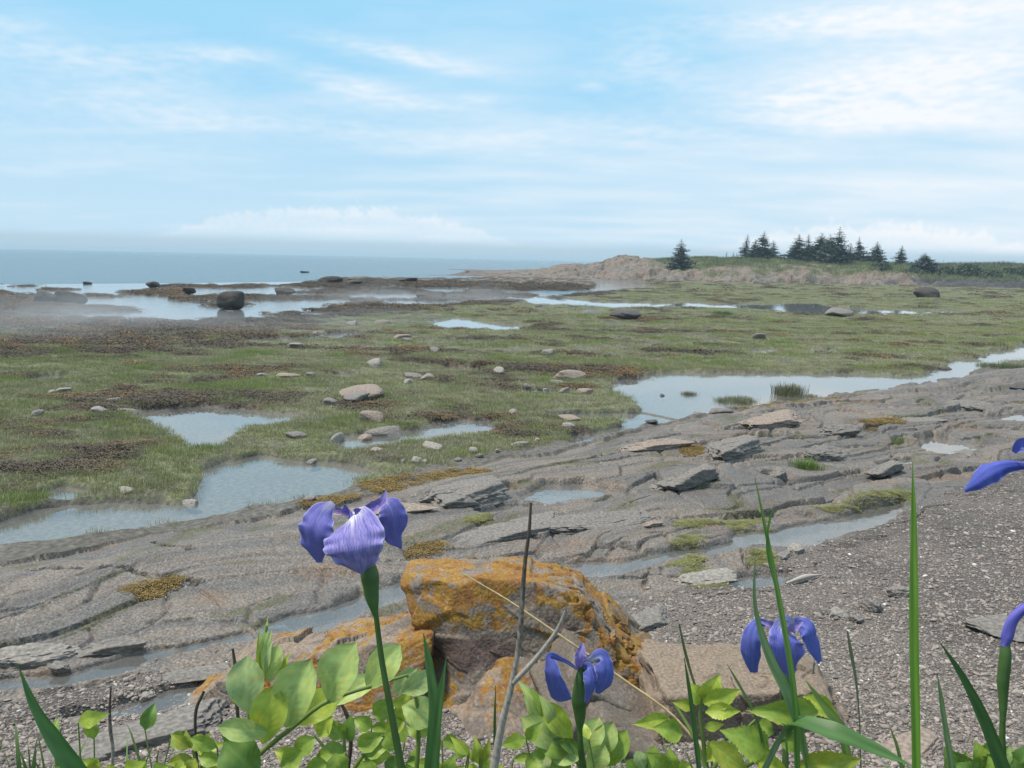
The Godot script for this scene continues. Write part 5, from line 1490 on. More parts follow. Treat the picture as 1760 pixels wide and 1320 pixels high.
	petal(f, [Vector3(0.238, 2.188, -0.718), Vector3(0.234, 2.198, -0.703), Vector3(0.232, 2.193, -0.694), Vector3(0.232, 2.180, -0.692), Vector3(0.239, 2.158, -0.697)], [0.0034, 0.0117, 0.0151, 0.0161, 0.0019], Vector3(0, 0.15, 1), -0.22, 0.07, petal_paint(22, blue, Color(0.15, 0.14, 0.45), 1.9))
	petal(f, [Vector3(0.243, 2.186, -0.723), Vector3(0.247, 2.198, -0.715), Vector3(0.254, 2.197, -0.709), Vector3(0.259, 2.185, -0.708), Vector3(0.267, 2.167, -0.710)], [0.0025, 0.0059, 0.0094, 0.0084, 0.0030], Vector3(0.45, 0.2, 0.85), -0.25, 0.08, petal_paint(23, blue, violet, 0.6))
	petal(f, [Vector3(0.237, 2.185, -0.721), Vector3(0.223, 2.199, -0.709), Vector3(0.214, 2.202, -0.709)], [0.0025, 0.0035, 0.0010], Vector3(-0.2, 0.5, 0.8), 0.35, 0.05, petal_paint(24, Color(0.25, 0.18, 0.5), pale, 0.0), "style_arm")
	petal(f, [Vector3(0.240, 2.184, -0.720), Vector3(0.237, 2.202, -0.697), Vector3(0.244, 2.209, -0.696)], [0.0025, 0.0040, 0.0015], Vector3(0.1, 0.5, 0.8), 0.35, 0.05, petal_paint(25, Color(0.25, 0.18, 0.5), pale, 0.0), "style_arm")
	st = Node3D.new()
	st.name = "stalk"
	o.add_child(st, true)
	st.position = -at
	iris_stem(st, [Vector3(0.242, 2.124, -0.712), Vector3(0.241, 2.103, -0.707), Vector3(0.239, 2.077, -0.698)], 0.0021, [Vector3(0.241, 2.182, -0.725), Vector3(0.241, 2.165, -0.722), Vector3(0.242, 2.148, -0.718), Vector3(0.241, 2.132, -0.713), Vector3(0.242, 2.119, -0.712)], [0.0025, 0.0044, 0.0059, 0.0044, 0.0022])
	# the iris cut by the right edge
	at = root_under(Vector3(0.389, 2.166, -0.559))
	o = thing("iris", at, "deep blue iris cut off by the right edge of the view", "iris", "irises on the bank")
	f = Node3D.new()
	f.name = "flower"
	o.add_child(f, true)
	f.position = -at
	petal(f, [Vector3(0.365, 2.367, -0.587), Vector3(0.348, 2.371, -0.583), Vector3(0.331, 2.372, -0.578), Vector3(0.319, 2.368, -0.575), Vector3(0.311, 2.360, -0.576), Vector3(0.306, 2.352, -0.580)], [0.0024, 0.0036, 0.0055, 0.0079, 0.0059, 0.0016], Vector3(-0.25, 0.75, 0.6), -0.7, 0.06, petal_paint(31, Color(0.06, 0.08, 0.42), blue, 0.25))
	petal(f, [Vector3(0.365, 2.369, -0.587), Vector3(0.352, 2.379, -0.584), Vector3(0.340, 2.384, -0.579), Vector3(0.337, 2.379, -0.581)], [0.0024, 0.0047, 0.0043, 0.0016], Vector3(-0.2, 0.3, 0.9), 0.5, 0.1, petal_paint(32, Color(0.07, 0.09, 0.45), violet, 0.4), "style_arm")
	petal(f, [Vector3(0.367, 2.367, -0.587), Vector3(0.372, 2.375, -0.578), Vector3(0.381, 2.369, -0.572), Vector3(0.385, 2.354, -0.570), Vector3(0.387, 2.337, -0.573)], [0.0024, 0.0079, 0.0150, 0.0158, 0.0020], Vector3(0.4, 0.2, 0.9), -0.2, 0.06, petal_paint(33, blue, violet, 0.7))
	petal(f, [Vector3(0.368, 2.367, -0.587), Vector3(0.356, 2.377, -0.568), Vector3(0.351, 2.368, -0.557), Vector3(0.353, 2.353, -0.555), Vector3(0.360, 2.336, -0.562)], [0.0024, 0.0095, 0.0158, 0.0166, 0.0020], Vector3(0.0, 0.2, 1), -0.2, 0.06, petal_paint(34, blue, violet, 0.9))
	st = Node3D.new()
	st.name = "stalk"
	o.add_child(st, true)
	st.position = -at
	iris_stem(st, [Vector3(0.372, 2.310, -0.579), Vector3(0.377, 2.271, -0.574), Vector3(0.384, 2.213, -0.565), Vector3(0.389, 2.166, -0.559)], 0.0020, [Vector3(0.366, 2.369, -0.587), Vector3(0.368, 2.349, -0.585), Vector3(0.370, 2.330, -0.582), Vector3(0.372, 2.306, -0.579)], [0.0024, 0.0051, 0.0055, 0.0020])
	# the bud
	at = root_under(Vector3(0.373, 2.132, -0.614))
	o = thing("iris_bud", at, "closed blue iris bud leaning out at the right edge", "iris")
	f = Node3D.new()
	f.name = "bud"
	o.add_child(f, true)
	f.position = -at
	put("petals", tube([Vector3(0.372, 2.221, -0.627), Vector3(0.374, 2.229, -0.628), Vector3(0.377, 2.242, -0.628), Vector3(0.383, 2.251, -0.627), Vector3(0.390, 2.258, -0.627)], [0.0026, 0.0043, 0.0039, 0.0035, 0.0009], 12, 24, func(t, q): return Color(0.06, 0.075, 0.36).lerp(Color(0.16, 0.13, 0.5), 0.5 + 0.5 * sin(q * 3.0 + t * 9.0))), M.petal, f)
	st = Node3D.new()
	st.name = "stalk"
	o.add_child(st, true)
	st.position = -at
	iris_stem(st, [Vector3(0.372, 2.170, -0.620), Vector3(0.372, 2.151, -0.617), Vector3(0.373, 2.132, -0.614)], 0.0020, [Vector3(0.373, 2.227, -0.628), Vector3(0.373, 2.213, -0.626), Vector3(0.372, 2.196, -0.624), Vector3(0.372, 2.179, -0.621), Vector3(0.372, 2.166, -0.619)], [0.0026, 0.0043, 0.0043, 0.0030, 0.0020])

func leaf_paint(c: Color, rib: float, s: int) -> Callable:
	var n := FastNoiseLite.new()
	make_noise(n, FastNoiseLite.TYPE_SIMPLEX_SMOOTH, 1.6, 3, s)
	return func(t: float, q: float) -> Color:
		var k := 0.97 + 0.28 * n.get_noise_2d(t * 3.0 + s, q * 1.5)
		var side := smoothstep(0.75, 1.0, absf(fposmod(t * 9.0 - absf(q) * 2.2, 1.0) * 2.0 - 1.0))
		k *= 1.0 - 0.2 * side * smoothstep(0.05, 0.2, absf(q))
		var y := smoothstep(0.1, 0.5, n.get_noise_2d(t * 2.0 - s, q * 2.0 + 5.0))
		var d := Color(c.r * k * (1.0 + 0.25 * y), c.g * k, c.b * k * (1.0 - 0.2 * y))
		d = d.lerp(Color(0.22, 0.13, 0.05), smoothstep(0.9, 1.0, t + 0.12 * n.get_noise_2d(q * 3.0, s)) * (0.8 if s % 4 == 0 else 0.0))
		return d.lerp(Color(c.r * 1.35, c.g * 1.25, c.b * 1.3), rib * smoothstep(0.09, 0.03, absf(q)))

func leaf(parent: Node, at: Vector3, base: Vector3, tip: Vector3, wide: float, c: Color, style: int, s: int) -> void:
	var r := RandomNumberGenerator.new()
	r.seed = s * 31 + 7
	var face := Vector3(r.randf_range(-0.35, 0.35), r.randf_range(0.35, 0.8), 1.0).normalized()
	var long := base.distance_to(tip)
	var mid := (base + tip) * 0.5 + face * long * r.randf_range(0.05, 0.14)
	var h := wide * 0.5
	var half := [h * 0.06, h * 0.5, h * 0.82, h, h * 0.97, h * 0.68, h * 0.06] if style == 0 else ([h * 0.1, h * 0.8, h, h * 0.72, h * 0.35, h * 0.02])
	var t := 0
	if style == 2:
		t = 13
	put("leaf", ribbon([base - at, mid - at, tip + face * long * r.randf_range(-0.08, 0.02) - at], half, face, r.randf_range(0.02, 0.3), 0.1, 52 if t else 26, 15, leaf_paint(c, 0.5, s), t, r.randf_range(0.05, 0.22)), M.leaf, parent)

func blade(label: String, spine: Array, half: Array, c: Color, face: Vector3, fold := 0.25, called := "beach_grass") -> void:
	var p := to_ground(spine)
	var foot: Vector3 = p[-1]
	for i in p.size():
		p[i] = p[i] - foot
	var h: Array = half.duplicate()
	h.append(h[-1])
	var o := thing(called, foot, label, "grass")
	kind(o, "thing")
	put("leaf" if called != "beach_grass" else "blade", ribbon(p, h, face, 0.0, 0.0, 46, 7, func(t, q):
		var k := 0.95 + 0.16 * sin(q * 14.0) + 0.1 * sin(t * 23.0 + q * 3.0)
		return Color(c.r * k, c.g * k, c.b * k), 0, fold), M.leaf, o)

func twig(label: String, spine: Array, r: Array, low: Color, high: Color, rooted := true, parent: Node3D = null) -> Node3D:
	var p: Array = to_ground(spine) if rooted else spine.duplicate()
	var foot: Vector3 = p[-1] if parent == null else parent.position
	for i in p.size():
		p[i] = p[i] - foot
	var n := p.size()
	var nz := n_fine
	var mesh := tube(p, r, 8, 14 * n, func(t, q):
		var k := 0.85 + 0.6 * nz.get_noise_2d(t * 14.0, q * 0.6)
		return high.lerp(low, smoothstep(0.25, 0.75, t + 0.35 * nz.get_noise_2d(t * 6.0, q * 0.5))) * Color(k, k, k))
	if parent:
		put("branch", mesh, M.twig, parent)
		return parent
	var o := thing("dry_twig", foot, label, "twig")
	put("stick", mesh, M.twig, o)
	return o

func build_bank_plants() -> void:
	var pea := Color(0.38, 0.5, 0.16)
	var blueish := Color(0.36, 0.47, 0.19)
	var lime := Color(0.36, 0.46, 0.06)
	var mid := Color(0.24, 0.36, 0.055)
	var deep := Color(0.13, 0.24, 0.045)
	var yellow := Color(0.30, 0.36, 0.045)
	var n := 0
	# plants made of leaflets: [label, name, stems, leaves]
	var list := [
		["broad leaved beach pea with fresh folded tip, left of the tall iris", "beach_pea", [[Vector3(-0.200, 2.107, -0.651), Vector3(-0.199, 2.092, -0.649)], [Vector3(-0.079, 2.167, -0.670), Vector3(-0.105, 2.163, -0.659), Vector3(-0.140, 2.154, -0.648), Vector3(-0.167, 2.133, -0.645), Vector3(-0.200, 2.101, -0.650)], [Vector3(-0.190, 2.208, -0.666), Vector3(-0.195, 2.178, -0.661), Vector3(-0.202, 2.151, -0.658), Vector3(-0.202, 2.128, -0.654), Vector3(-0.199, 2.098, -0.650)]], [
			[Vector3(-0.171, 2.134, -0.645), Vector3(-0.150, 2.192, -0.643), 0.0345, pea, 0], [Vector3(-0.138, 2.153, -0.648), Vector3(-0.116, 2.205, -0.645), 0.0327, pea, 0], [Vector3(-0.110, 2.160, -0.659), Vector3(-0.084, 2.195, -0.664), 0.0267, pea, 0], [Vector3(-0.200, 2.144, -0.646), Vector3(-0.203, 2.189, -0.653), 0.0291, blueish, 0], [Vector3(-0.186, 2.126, -0.634), Vector3(-0.177, 2.172, -0.640), 0.0278, lime, 0], [Vector3(-0.180, 2.135, -0.635), Vector3(-0.215, 2.149, -0.617), 0.0170, pea, 0], [Vector3(-0.188, 2.103, -0.631), Vector3(-0.216, 2.127, -0.634), 0.0340, deep, 0], [Vector3(-0.165, 2.130, -0.655), Vector3(-0.136, 2.149, -0.677), 0.0240, lime, 0], [Vector3(-0.135, 2.142, -0.666), Vector3(-0.106, 2.156, -0.689), 0.0187, pea, 0],
			[Vector3(-0.193, 2.171, -0.660), Vector3(-0.190, 2.215, -0.667), 0.0074, pea, 1], [Vector3(-0.191, 2.173, -0.656), Vector3(-0.185, 2.209, -0.661), 0.0069, pea, 1], [Vector3(-0.188, 2.174, -0.651), Vector3(-0.183, 2.203, -0.655), 0.0068, blueish, 1], [Vector3(-0.188, 2.172, -0.650), Vector3(-0.185, 2.196, -0.654), 0.0064, pea, 1], [Vector3(-0.194, 2.169, -0.660), Vector3(-0.196, 2.207, -0.665), 0.0065, lime, 1], [Vector3(-0.188, 2.164, -0.659), Vector3(-0.181, 2.193, -0.664), 0.0166, pea, 0], [Vector3(-0.180, 2.164, -0.659), Vector3(-0.171, 2.188, -0.663), 0.0074, lime, 1], [Vector3(-0.179, 2.161, -0.659), Vector3(-0.175, 2.174, -0.661), 0.0065, lime, 1]]],
		["second beach pea sprig just right of the tall iris stem", "beach_pea", [[Vector3(-0.080, 2.162, -0.679), Vector3(-0.073, 2.144, -0.677), Vector3(-0.070, 2.116, -0.673), Vector3(-0.071, 2.083, -0.668)]], [
			[Vector3(-0.085, 2.148, -0.677), Vector3(-0.059, 2.164, -0.680), 0.0190, blueish, 0], [Vector3(-0.084, 2.137, -0.676), Vector3(-0.057, 2.127, -0.674), 0.0266, pea, 0], [Vector3(-0.093, 2.142, -0.687), Vector3(-0.074, 2.163, -0.690), 0.0154, blueish, 0], [Vector3(-0.081, 2.143, -0.687), Vector3(-0.085, 2.120, -0.683), 0.0240, lime, 0], [Vector3(-0.090, 2.136, -0.686), Vector3(-0.109, 2.124, -0.684), 0.0164, mid, 0], [Vector3(-0.081, 2.120, -0.683), Vector3(-0.055, 2.110, -0.682), 0.0192, mid, 1], [Vector3(-0.083, 2.122, -0.684), Vector3(-0.100, 2.112, -0.682), 0.0164, lime, 1]]],
		["leafy plant with pointed leaflets under the beach pea", "leafy_plant", [[Vector3(-0.135, 2.106, -0.692), Vector3(-0.133, 2.084, -0.689), Vector3(-0.131, 2.068, -0.686)], [Vector3(-0.159, 2.101, -0.691), Vector3(-0.144, 2.084, -0.688), Vector3(-0.133, 2.067, -0.686)], [Vector3(-0.101, 2.103, -0.691), Vector3(-0.118, 2.085, -0.689), Vector3(-0.129, 2.068, -0.686)]], [
			[Vector3(-0.159, 2.099, -0.691), Vector3(-0.178, 2.083, -0.688), 0.0175, mid, 1], [Vector3(-0.157, 2.102, -0.691), Vector3(-0.143, 2.118, -0.693), 0.0166, lime, 1], [Vector3(-0.135, 2.099, -0.691), Vector3(-0.150, 2.115, -0.693), 0.0156, mid, 1], [Vector3(-0.132, 2.089, -0.689), Vector3(-0.159, 2.083, -0.688), 0.0185, mid, 1], [Vector3(-0.132, 2.091, -0.700), Vector3(-0.130, 2.115, -0.703), 0.0158, deep, 1], [Vector3(-0.123, 2.092, -0.690), Vector3(-0.099, 2.105, -0.691), 0.0166, mid, 1], [Vector3(-0.120, 2.085, -0.689), Vector3(-0.093, 2.086, -0.689), 0.0185, lime, 1], [Vector3(-0.145, 2.084, -0.678), Vector3(-0.166, 2.077, -0.677), 0.0173, mid, 1], [Vector3(-0.140, 2.092, -0.680), Vector3(-0.131, 2.071, -0.677), 0.0202, mid, 1], [Vector3(-0.112, 2.104, -0.701), Vector3(-0.130, 2.111, -0.702), 0.0138, mid, 1], [Vector3(-0.103, 2.103, -0.691), Vector3(-0.086, 2.093, -0.690), 0.0156, mid, 1], [Vector3(-0.100, 2.080, -0.688), Vector3(-0.078, 2.073, -0.687), 0.0175, deep, 1], [Vector3(-0.118, 2.086, -0.679), Vector3(-0.108, 2.069, -0.676), 0.0192, mid, 1], [Vector3(-0.167, 2.094, -0.680), Vector3(-0.185, 2.080, -0.678), 0.0192, mid, 1], [Vector3(-0.176, 2.083, -0.688), Vector3(-0.193, 2.088, -0.689), 0.0136, lime, 1]]],
		["small yellow green seedling at the foot of the outcrop, lower left", "leafy_plant", [[Vector3(-0.275, 2.064, -0.726), Vector3(-0.272, 2.054, -0.725), Vector3(-0.270, 2.041, -0.723)], [Vector3(-0.258, 2.070, -0.727), Vector3(-0.265, 2.057, -0.725), Vector3(-0.270, 2.041, -0.723)]], [
			[Vector3(-0.277, 2.067, -0.726), Vector3(-0.295, 2.078, -0.728), 0.0123, yellow, 1], [Vector3(-0.276, 2.066, -0.726), Vector3(-0.282, 2.083, -0.729), 0.0103, yellow, 1], [Vector3(-0.268, 2.064, -0.726), Vector3(-0.260, 2.081, -0.728), 0.0113, yellow, 1], [Vector3(-0.271, 2.063, -0.726), Vector3(-0.246, 2.071, -0.727), 0.0134, lime, 1], [Vector3(-0.275, 2.058, -0.725), Vector3(-0.298, 2.052, -0.724), 0.0123, yellow, 1], [Vector3(-0.266, 2.064, -0.716), Vector3(-0.241, 2.061, -0.716), 0.0142, mid, 1], [Vector3(-0.269, 2.063, -0.716), Vector3(-0.272, 2.047, -0.714), 0.0142, yellow, 1], [Vector3(-0.259, 2.060, -0.715), Vector3(-0.249, 2.050, -0.714), 0.0122, lime, 1], [Vector3(-0.277, 2.059, -0.715), Vector3(-0.287, 2.047, -0.713), 0.0132, lime, 1]]],
		["low yellow green leaves at the bottom edge, far left", "leafy_plant", [[Vector3(-0.348, 2.060, -0.705), Vector3(-0.347, 2.046, -0.703)], [Vector3(-0.321, 2.060, -0.705), Vector3(-0.333, 2.047, -0.703)]], [[Vector3(-0.348, 2.056, -0.705), Vector3(-0.365, 2.065, -0.706), 0.0160, lime, 1], [Vector3(-0.353, 2.054, -0.704), Vector3(-0.349, 2.067, -0.706), 0.0130, yellow, 1], [Vector3(-0.326, 2.054, -0.704), Vector3(-0.308, 2.065, -0.706), 0.0180, lime, 1], [Vector3(-0.333, 2.052, -0.704), Vector3(-0.341, 2.062, -0.706), 0.0130, yellow, 1], [Vector3(-0.301, 2.055, -0.705), Vector3(-0.288, 2.062, -0.706), 0.0140, mid, 1], [Vector3(-0.383, 2.051, -0.704), Vector3(-0.374, 2.062, -0.706), 0.0140, mid, 1]]],
		["beach pea with stacked leaflets beside the withered iris", "beach_pea", [[Vector3(0.015, 2.088, -0.810), Vector3(0.038, 2.068, -0.797), Vector3(0.058, 2.048, -0.794), Vector3(0.070, 2.027, -0.792), Vector3(0.075, 2.008, -0.789)], [Vector3(0.021, 2.060, -0.796), Vector3(0.047, 2.042, -0.794), Vector3(0.071, 2.022, -0.791)]], [
			[Vector3(0.041, 2.061, -0.796), Vector3(0.012, 2.099, -0.802), 0.0168, pea, 1], [Vector3(0.046, 2.059, -0.791), Vector3(0.022, 2.095, -0.796), 0.0145, mid, 1], [Vector3(0.052, 2.059, -0.786), Vector3(0.031, 2.091, -0.791), 0.0155, pea, 1], [Vector3(0.065, 2.048, -0.784), Vector3(0.037, 2.084, -0.790), 0.0221, lime, 0], [Vector3(0.035, 2.055, -0.806), Vector3(0.018, 2.079, -0.809), 0.0136, pea, 1], [Vector3(0.060, 2.038, -0.783), Vector3(0.016, 2.069, -0.787), 0.0255, pea, 0], [Vector3(0.066, 2.033, -0.782), Vector3(0.027, 2.053, -0.785), 0.0221, mid, 0], [Vector3(0.074, 2.033, -0.782), Vector3(0.041, 2.037, -0.783), 0.0221, pea, 0], [Vector3(0.053, 2.024, -0.791), Vector3(0.027, 2.026, -0.791), 0.0224, blueish, 0], [Vector3(0.077, 2.025, -0.801), Vector3(0.092, 2.060, -0.806), 0.0238, pea, 0], [Vector3(0.086, 2.019, -0.801), Vector3(0.106, 2.056, -0.806), 0.0249, pea, 0], [Vector3(0.099, 2.012, -0.800), Vector3(0.119, 2.048, -0.805), 0.0227, mid, 0], [Vector3(0.081, 2.014, -0.790), Vector3(0.097, 2.039, -0.793), 0.0224, pea, 0], [Vector3(0.063, 2.016, -0.780), Vector3(0.046, 2.030, -0.782), 0.0221, mid, 0]]],
		["saw edged rose sprig with yellow green leaves, right of centre", "rose_sprig", [[Vector3(0.160, 2.151, -0.678), Vector3(0.159, 2.137, -0.676), Vector3(0.162, 2.116, -0.673), Vector3(0.166, 2.088, -0.669)], [Vector3(0.142, 2.134, -0.696), Vector3(0.155, 2.115, -0.683), Vector3(0.165, 2.093, -0.669)], [Vector3(0.205, 2.133, -0.675), Vector3(0.187, 2.114, -0.673), Vector3(0.168, 2.088, -0.669)], [Vector3(0.255, 2.141, -0.676), Vector3(0.238, 2.127, -0.674), Vector3(0.210, 2.103, -0.671), Vector3(0.178, 2.083, -0.668)]], [
			[Vector3(0.161, 2.145, -0.677), Vector3(0.175, 2.169, -0.680), 0.0199, lime, 2], [Vector3(0.161, 2.147, -0.672), Vector3(0.191, 2.159, -0.674), 0.0179, lime, 2], [Vector3(0.160, 2.145, -0.677), Vector3(0.148, 2.162, -0.679), 0.0161, lime, 2], [Vector3(0.161, 2.143, -0.666), Vector3(0.190, 2.144, -0.667), 0.0140, lime, 2], [Vector3(0.154, 2.142, -0.676), Vector3(0.136, 2.145, -0.677), 0.0104, yellow, 2], [Vector3(0.138, 2.122, -0.694), Vector3(0.107, 2.116, -0.693), 0.0146, lime, 2], [Vector3(0.147, 2.114, -0.683), Vector3(0.122, 2.119, -0.683), 0.0202, mid, 2], [Vector3(0.163, 2.125, -0.674), Vector3(0.179, 2.128, -0.675), 0.0085, lime, 2],
			[Vector3(0.248, 2.150, -0.657), Vector3(0.191, 2.150, -0.657), 0.0258, mid, 2], [Vector3(0.243, 2.152, -0.678), Vector3(0.275, 2.132, -0.675), 0.0171, lime, 2], [Vector3(0.210, 2.117, -0.653), Vector3(0.171, 2.134, -0.655), 0.0295, mid, 2], [Vector3(0.229, 2.112, -0.642), Vector3(0.280, 2.119, -0.643), 0.0245, yellow, 2], [Vector3(0.161, 2.129, -0.644), Vector3(0.192, 2.105, -0.641), 0.0209, yellow, 2], [Vector3(0.175, 2.119, -0.663), Vector3(0.163, 2.103, -0.661), 0.0168, lime, 2], [Vector3(0.197, 2.115, -0.642), Vector3(0.222, 2.109, -0.641), 0.0200, lime, 2], [Vector3(0.140, 2.075, -0.697), Vector3(0.120, 2.088, -0.699), 0.0168, mid, 2], [Vector3(0.145, 2.073, -0.697), Vector3(0.140, 2.092, -0.700), 0.0148, mid, 2], [Vector3(0.224, 2.120, -0.673), Vector3(0.248, 2.108, -0.672), 0.0171, mid, 2], [Vector3(0.208, 2.123, -0.684), Vector3(0.223, 2.116, -0.683), 0.0164, mid, 2], [Vector3(0.259, 2.101, -0.661), Vector3(0.245, 2.112, -0.662), 0.0168, mid, 2], [Vector3(0.156, 2.083, -0.688), Vector3(0.146, 2.076, -0.687), 0.0166, lime, 2]]],
		["dark leaves crowding the bottom corner under the bud", "leafy_plant", [[Vector3(0.391, 2.107, -0.671), Vector3(0.392, 2.086, -0.669)], [Vector3(0.419, 2.112, -0.672), Vector3(0.410, 2.086, -0.669)]], [
			[Vector3(0.377, 2.090, -0.669), Vector3(0.358, 2.114, -0.672), 0.0266, deep, 2], [Vector3(0.396, 2.087, -0.679), Vector3(0.389, 2.114, -0.683), 0.0240, mid, 2], [Vector3(0.396, 2.090, -0.669), Vector3(0.412, 2.116, -0.673), 0.0256, deep, 2], [Vector3(0.412, 2.088, -0.669), Vector3(0.428, 2.119, -0.673), 0.0256, deep, 2], [Vector3(0.376, 2.099, -0.650), Vector3(0.357, 2.112, -0.652), 0.0231, deep, 2], [Vector3(0.394, 2.097, -0.650), Vector3(0.384, 2.118, -0.653), 0.0231, mid, 2], [Vector3(0.415, 2.098, -0.650), Vector3(0.426, 2.119, -0.653), 0.0231, deep, 2], [Vector3(0.402, 2.091, -0.689), Vector3(0.416, 2.115, -0.693), 0.0175, mid, 2], [Vector3(0.378, 2.076, -0.687), Vector3(0.387, 2.100, -0.691), 0.0195, mid, 2], [Vector3(0.400, 2.103, -0.641), Vector3(0.398, 2.123, -0.643), 0.0200, deep, 2]]],
		["tiny yellowish sprout between twig and iris stem", "leafy_plant", [[Vector3(-0.023, 2.057, -0.765), Vector3(-0.022, 2.042, -0.763), Vector3(-0.021, 2.021, -0.760)]], [[Vector3(-0.022, 2.034, -0.762), Vector3(-0.028, 2.062, -0.766), 0.0108, lime, 1], [Vector3(-0.021, 2.036, -0.762), Vector3(-0.013, 2.059, -0.766), 0.0097, yellow, 1], [Vector3(-0.024, 2.038, -0.763), Vector3(-0.037, 2.049, -0.764), 0.0086, yellow, 1], [Vector3(-0.021, 2.030, -0.762), Vector3(-0.008, 2.039, -0.763), 0.0108, lime, 1], [Vector3(-0.024, 2.029, -0.761), Vector3(-0.038, 2.032, -0.762), 0.0108, lime, 1]]],
		["pale rosette of small leaves at the bottom between iris and rose", "leafy_plant", [[Vector3(0.129, 2.054, -0.745), Vector3(0.130, 2.036, -0.742)]], [[Vector3(0.128, 2.043, -0.743), Vector3(0.119, 2.062, -0.746), 0.0126, blueish, 0], [Vector3(0.131, 2.045, -0.744), Vector3(0.137, 2.066, -0.747), 0.0126, mid, 0], [Vector3(0.134, 2.042, -0.743), Vector3(0.150, 2.057, -0.745), 0.0126, blueish, 0], [Vector3(0.124, 2.041, -0.743), Vector3(0.111, 2.052, -0.745), 0.0126, mid, 0]]],
		["leaf cluster at the bottom edge under the outcrop's shoulder", "leafy_plant", [[Vector3(-0.056, 2.043, -0.743), Vector3(-0.054, 2.029, -0.741)]], [[Vector3(-0.057, 2.034, -0.742), Vector3(-0.068, 2.052, -0.745), 0.0137, mid, 1], [Vector3(-0.053, 2.036, -0.742), Vector3(-0.044, 2.055, -0.745), 0.0137, mid, 1], [Vector3(-0.050, 2.033, -0.742), Vector3(-0.035, 2.044, -0.743), 0.0137, lime, 1], [Vector3(-0.061, 2.032, -0.742), Vector3(-0.076, 2.041, -0.743), 0.0137, mid, 1]]],
	]
	for a in list:
		var first: Array = a[2][0]
		var foot := root_under(first[-1])
		var o := thing(a[1], foot, a[0], "plant")
		for st in a[2]:
			var p: Array = st.duplicate()
			if p[-1].distance_to(first[-1]) < 0.02 or st == a[2][-1]:
				p.append(foot)
			for i in p.size():
				p[i] = p[i] - foot
			put("stem", tube(p, [0.0011, 0.0016, 0.002, 0.0022], 7, 20, green(Color(0.2, 0.29, 0.07), n)), M.leaf, o)
		for l in a[3]:
			leaf(o, foot, l[0], l[1], l[2], l[3], l[4], n)
			n += 1
	# more leaflets of the same kinds low down, where the plants crowd together
	var extra := RandomNumberGenerator.new()
	extra.seed = 77
	for o in get_children():
		if not (o.name.begins_with("leafy_plant") or o.name.begins_with("rose_sprig") or o.name.begins_with("beach_pea")):
			continue
		for k in 26:
			var out := Vector3(extra.randf_range(-1, 1), 0, extra.randf_range(-0.8, 0.5)) * 0.07
			var base: Vector3 = o.position + Vector3(out.x, extra.randf_range(0.1, 0.42), out.z - 0.02)
			var tip := base + Vector3(extra.randf_range(-1, 1), extra.randf_range(-0.3, 0.8), extra.randf_range(-0.6, 0.6)).normalized() * extra.randf_range(0.018, 0.03)
			if base.y > 2.5 - 0.565 * -base.z:
				continue
			var from: Vector3 = Vector3(0, 0.02, 0)
			put("petiole", tube([base - o.position, (base - o.position) * 0.6 + Vector3(0, 0.05, 0), from], [0.0007, 0.0009, 0.0012], 5, 8, green(Color(0.2, 0.29, 0.07), k)), M.leaf, o)
			leaf(o, o.position, base, tip, extra.randf_range(0.01, 0.017), [mid, lime, deep, mid][k % 4], 2 if o.name.begins_with("rose") else 1, n)
			n += 1
	# blades of grass and iris leaves
	var up := Vector3(0.2, 0.2, 1)
	blade("broad dark green blade at the far left bottom", [Vector3(-0.304, 2.244, -0.519), Vector3(-0.292, 2.217, -0.515), Vector3(-0.278, 2.196, -0.512), Vector3(-0.266, 2.179, -0.510)], [0.0002, 0.0029, 0.0054, 0.0065], Color(0.06, 0.155, 0.04), up)
	blade("tall straight light green blade standing alone at right", [Vector3(0.273, 2.369, -0.587), Vector3(0.275, 2.328, -0.582), Vector3(0.276, 2.269, -0.573), Vector3(0.280, 2.164, -0.558)], [0.0002, 0.0020, 0.0030, 0.0028], Color(0.13, 0.27, 0.03), Vector3(-0.3, 0.1, 1))
	blade("thin stalk with a side shoot crossing the blue iris", [Vector3(0.183, 2.342, -0.644), Vector3(0.194, 2.295, -0.638), Vector3(0.204, 2.248, -0.631), Vector3(0.215, 2.188, -0.622), Vector3(0.223, 2.120, -0.623)], [0.0003, 0.0014, 0.0020, 0.0022, 0.0022], Color(0.12, 0.24, 0.05), Vector3(-0.3, 0.1, 1), 0.4)
	blade("short side shoot of the thin stalk left of the lone blade", [Vector3(0.197, 2.324, -0.637), Vector3(0.194, 2.313, -0.637), Vector3(0.193, 2.299, -0.638), Vector3(0.205, 2.247, -0.634)], [0.0002, 0.0009, 0.0011, 0.0011], Color(0.13, 0.25, 0.05), up)
	blade("pale narrow blade curving across the blue iris", [Vector3(0.190, 2.280, -0.656), Vector3(0.191, 2.238, -0.650), Vector3(0.203, 2.200, -0.644), Vector3(0.218, 2.171, -0.640), Vector3(0.238, 2.111, -0.642)], [0.0002, 0.0018, 0.0038, 0.0045, 0.0027], Color(0.17, 0.27, 0.11), Vector3(0.3, 0.1, 1))
	blade("dark arching blade left of the iris bud", [Vector3(0.303, 2.242, -0.590), Vector3(0.321, 2.216, -0.586), Vector3(0.336, 2.188, -0.582), Vector3(0.351, 2.152, -0.577)], [0.0002, 0.0025, 0.0041, 0.0049], Color(0.05, 0.12, 0.035), Vector3(-0.4, 0.2, 1))
	blade("pale short blade between the lone blade and the arching one", [Vector3(0.342, 2.182, -0.662), Vector3(0.346, 2.158, -0.659), Vector3(0.352, 2.122, -0.653)], [0.0003, 0.0023, 0.0028], Color(0.17, 0.25, 0.1), up)
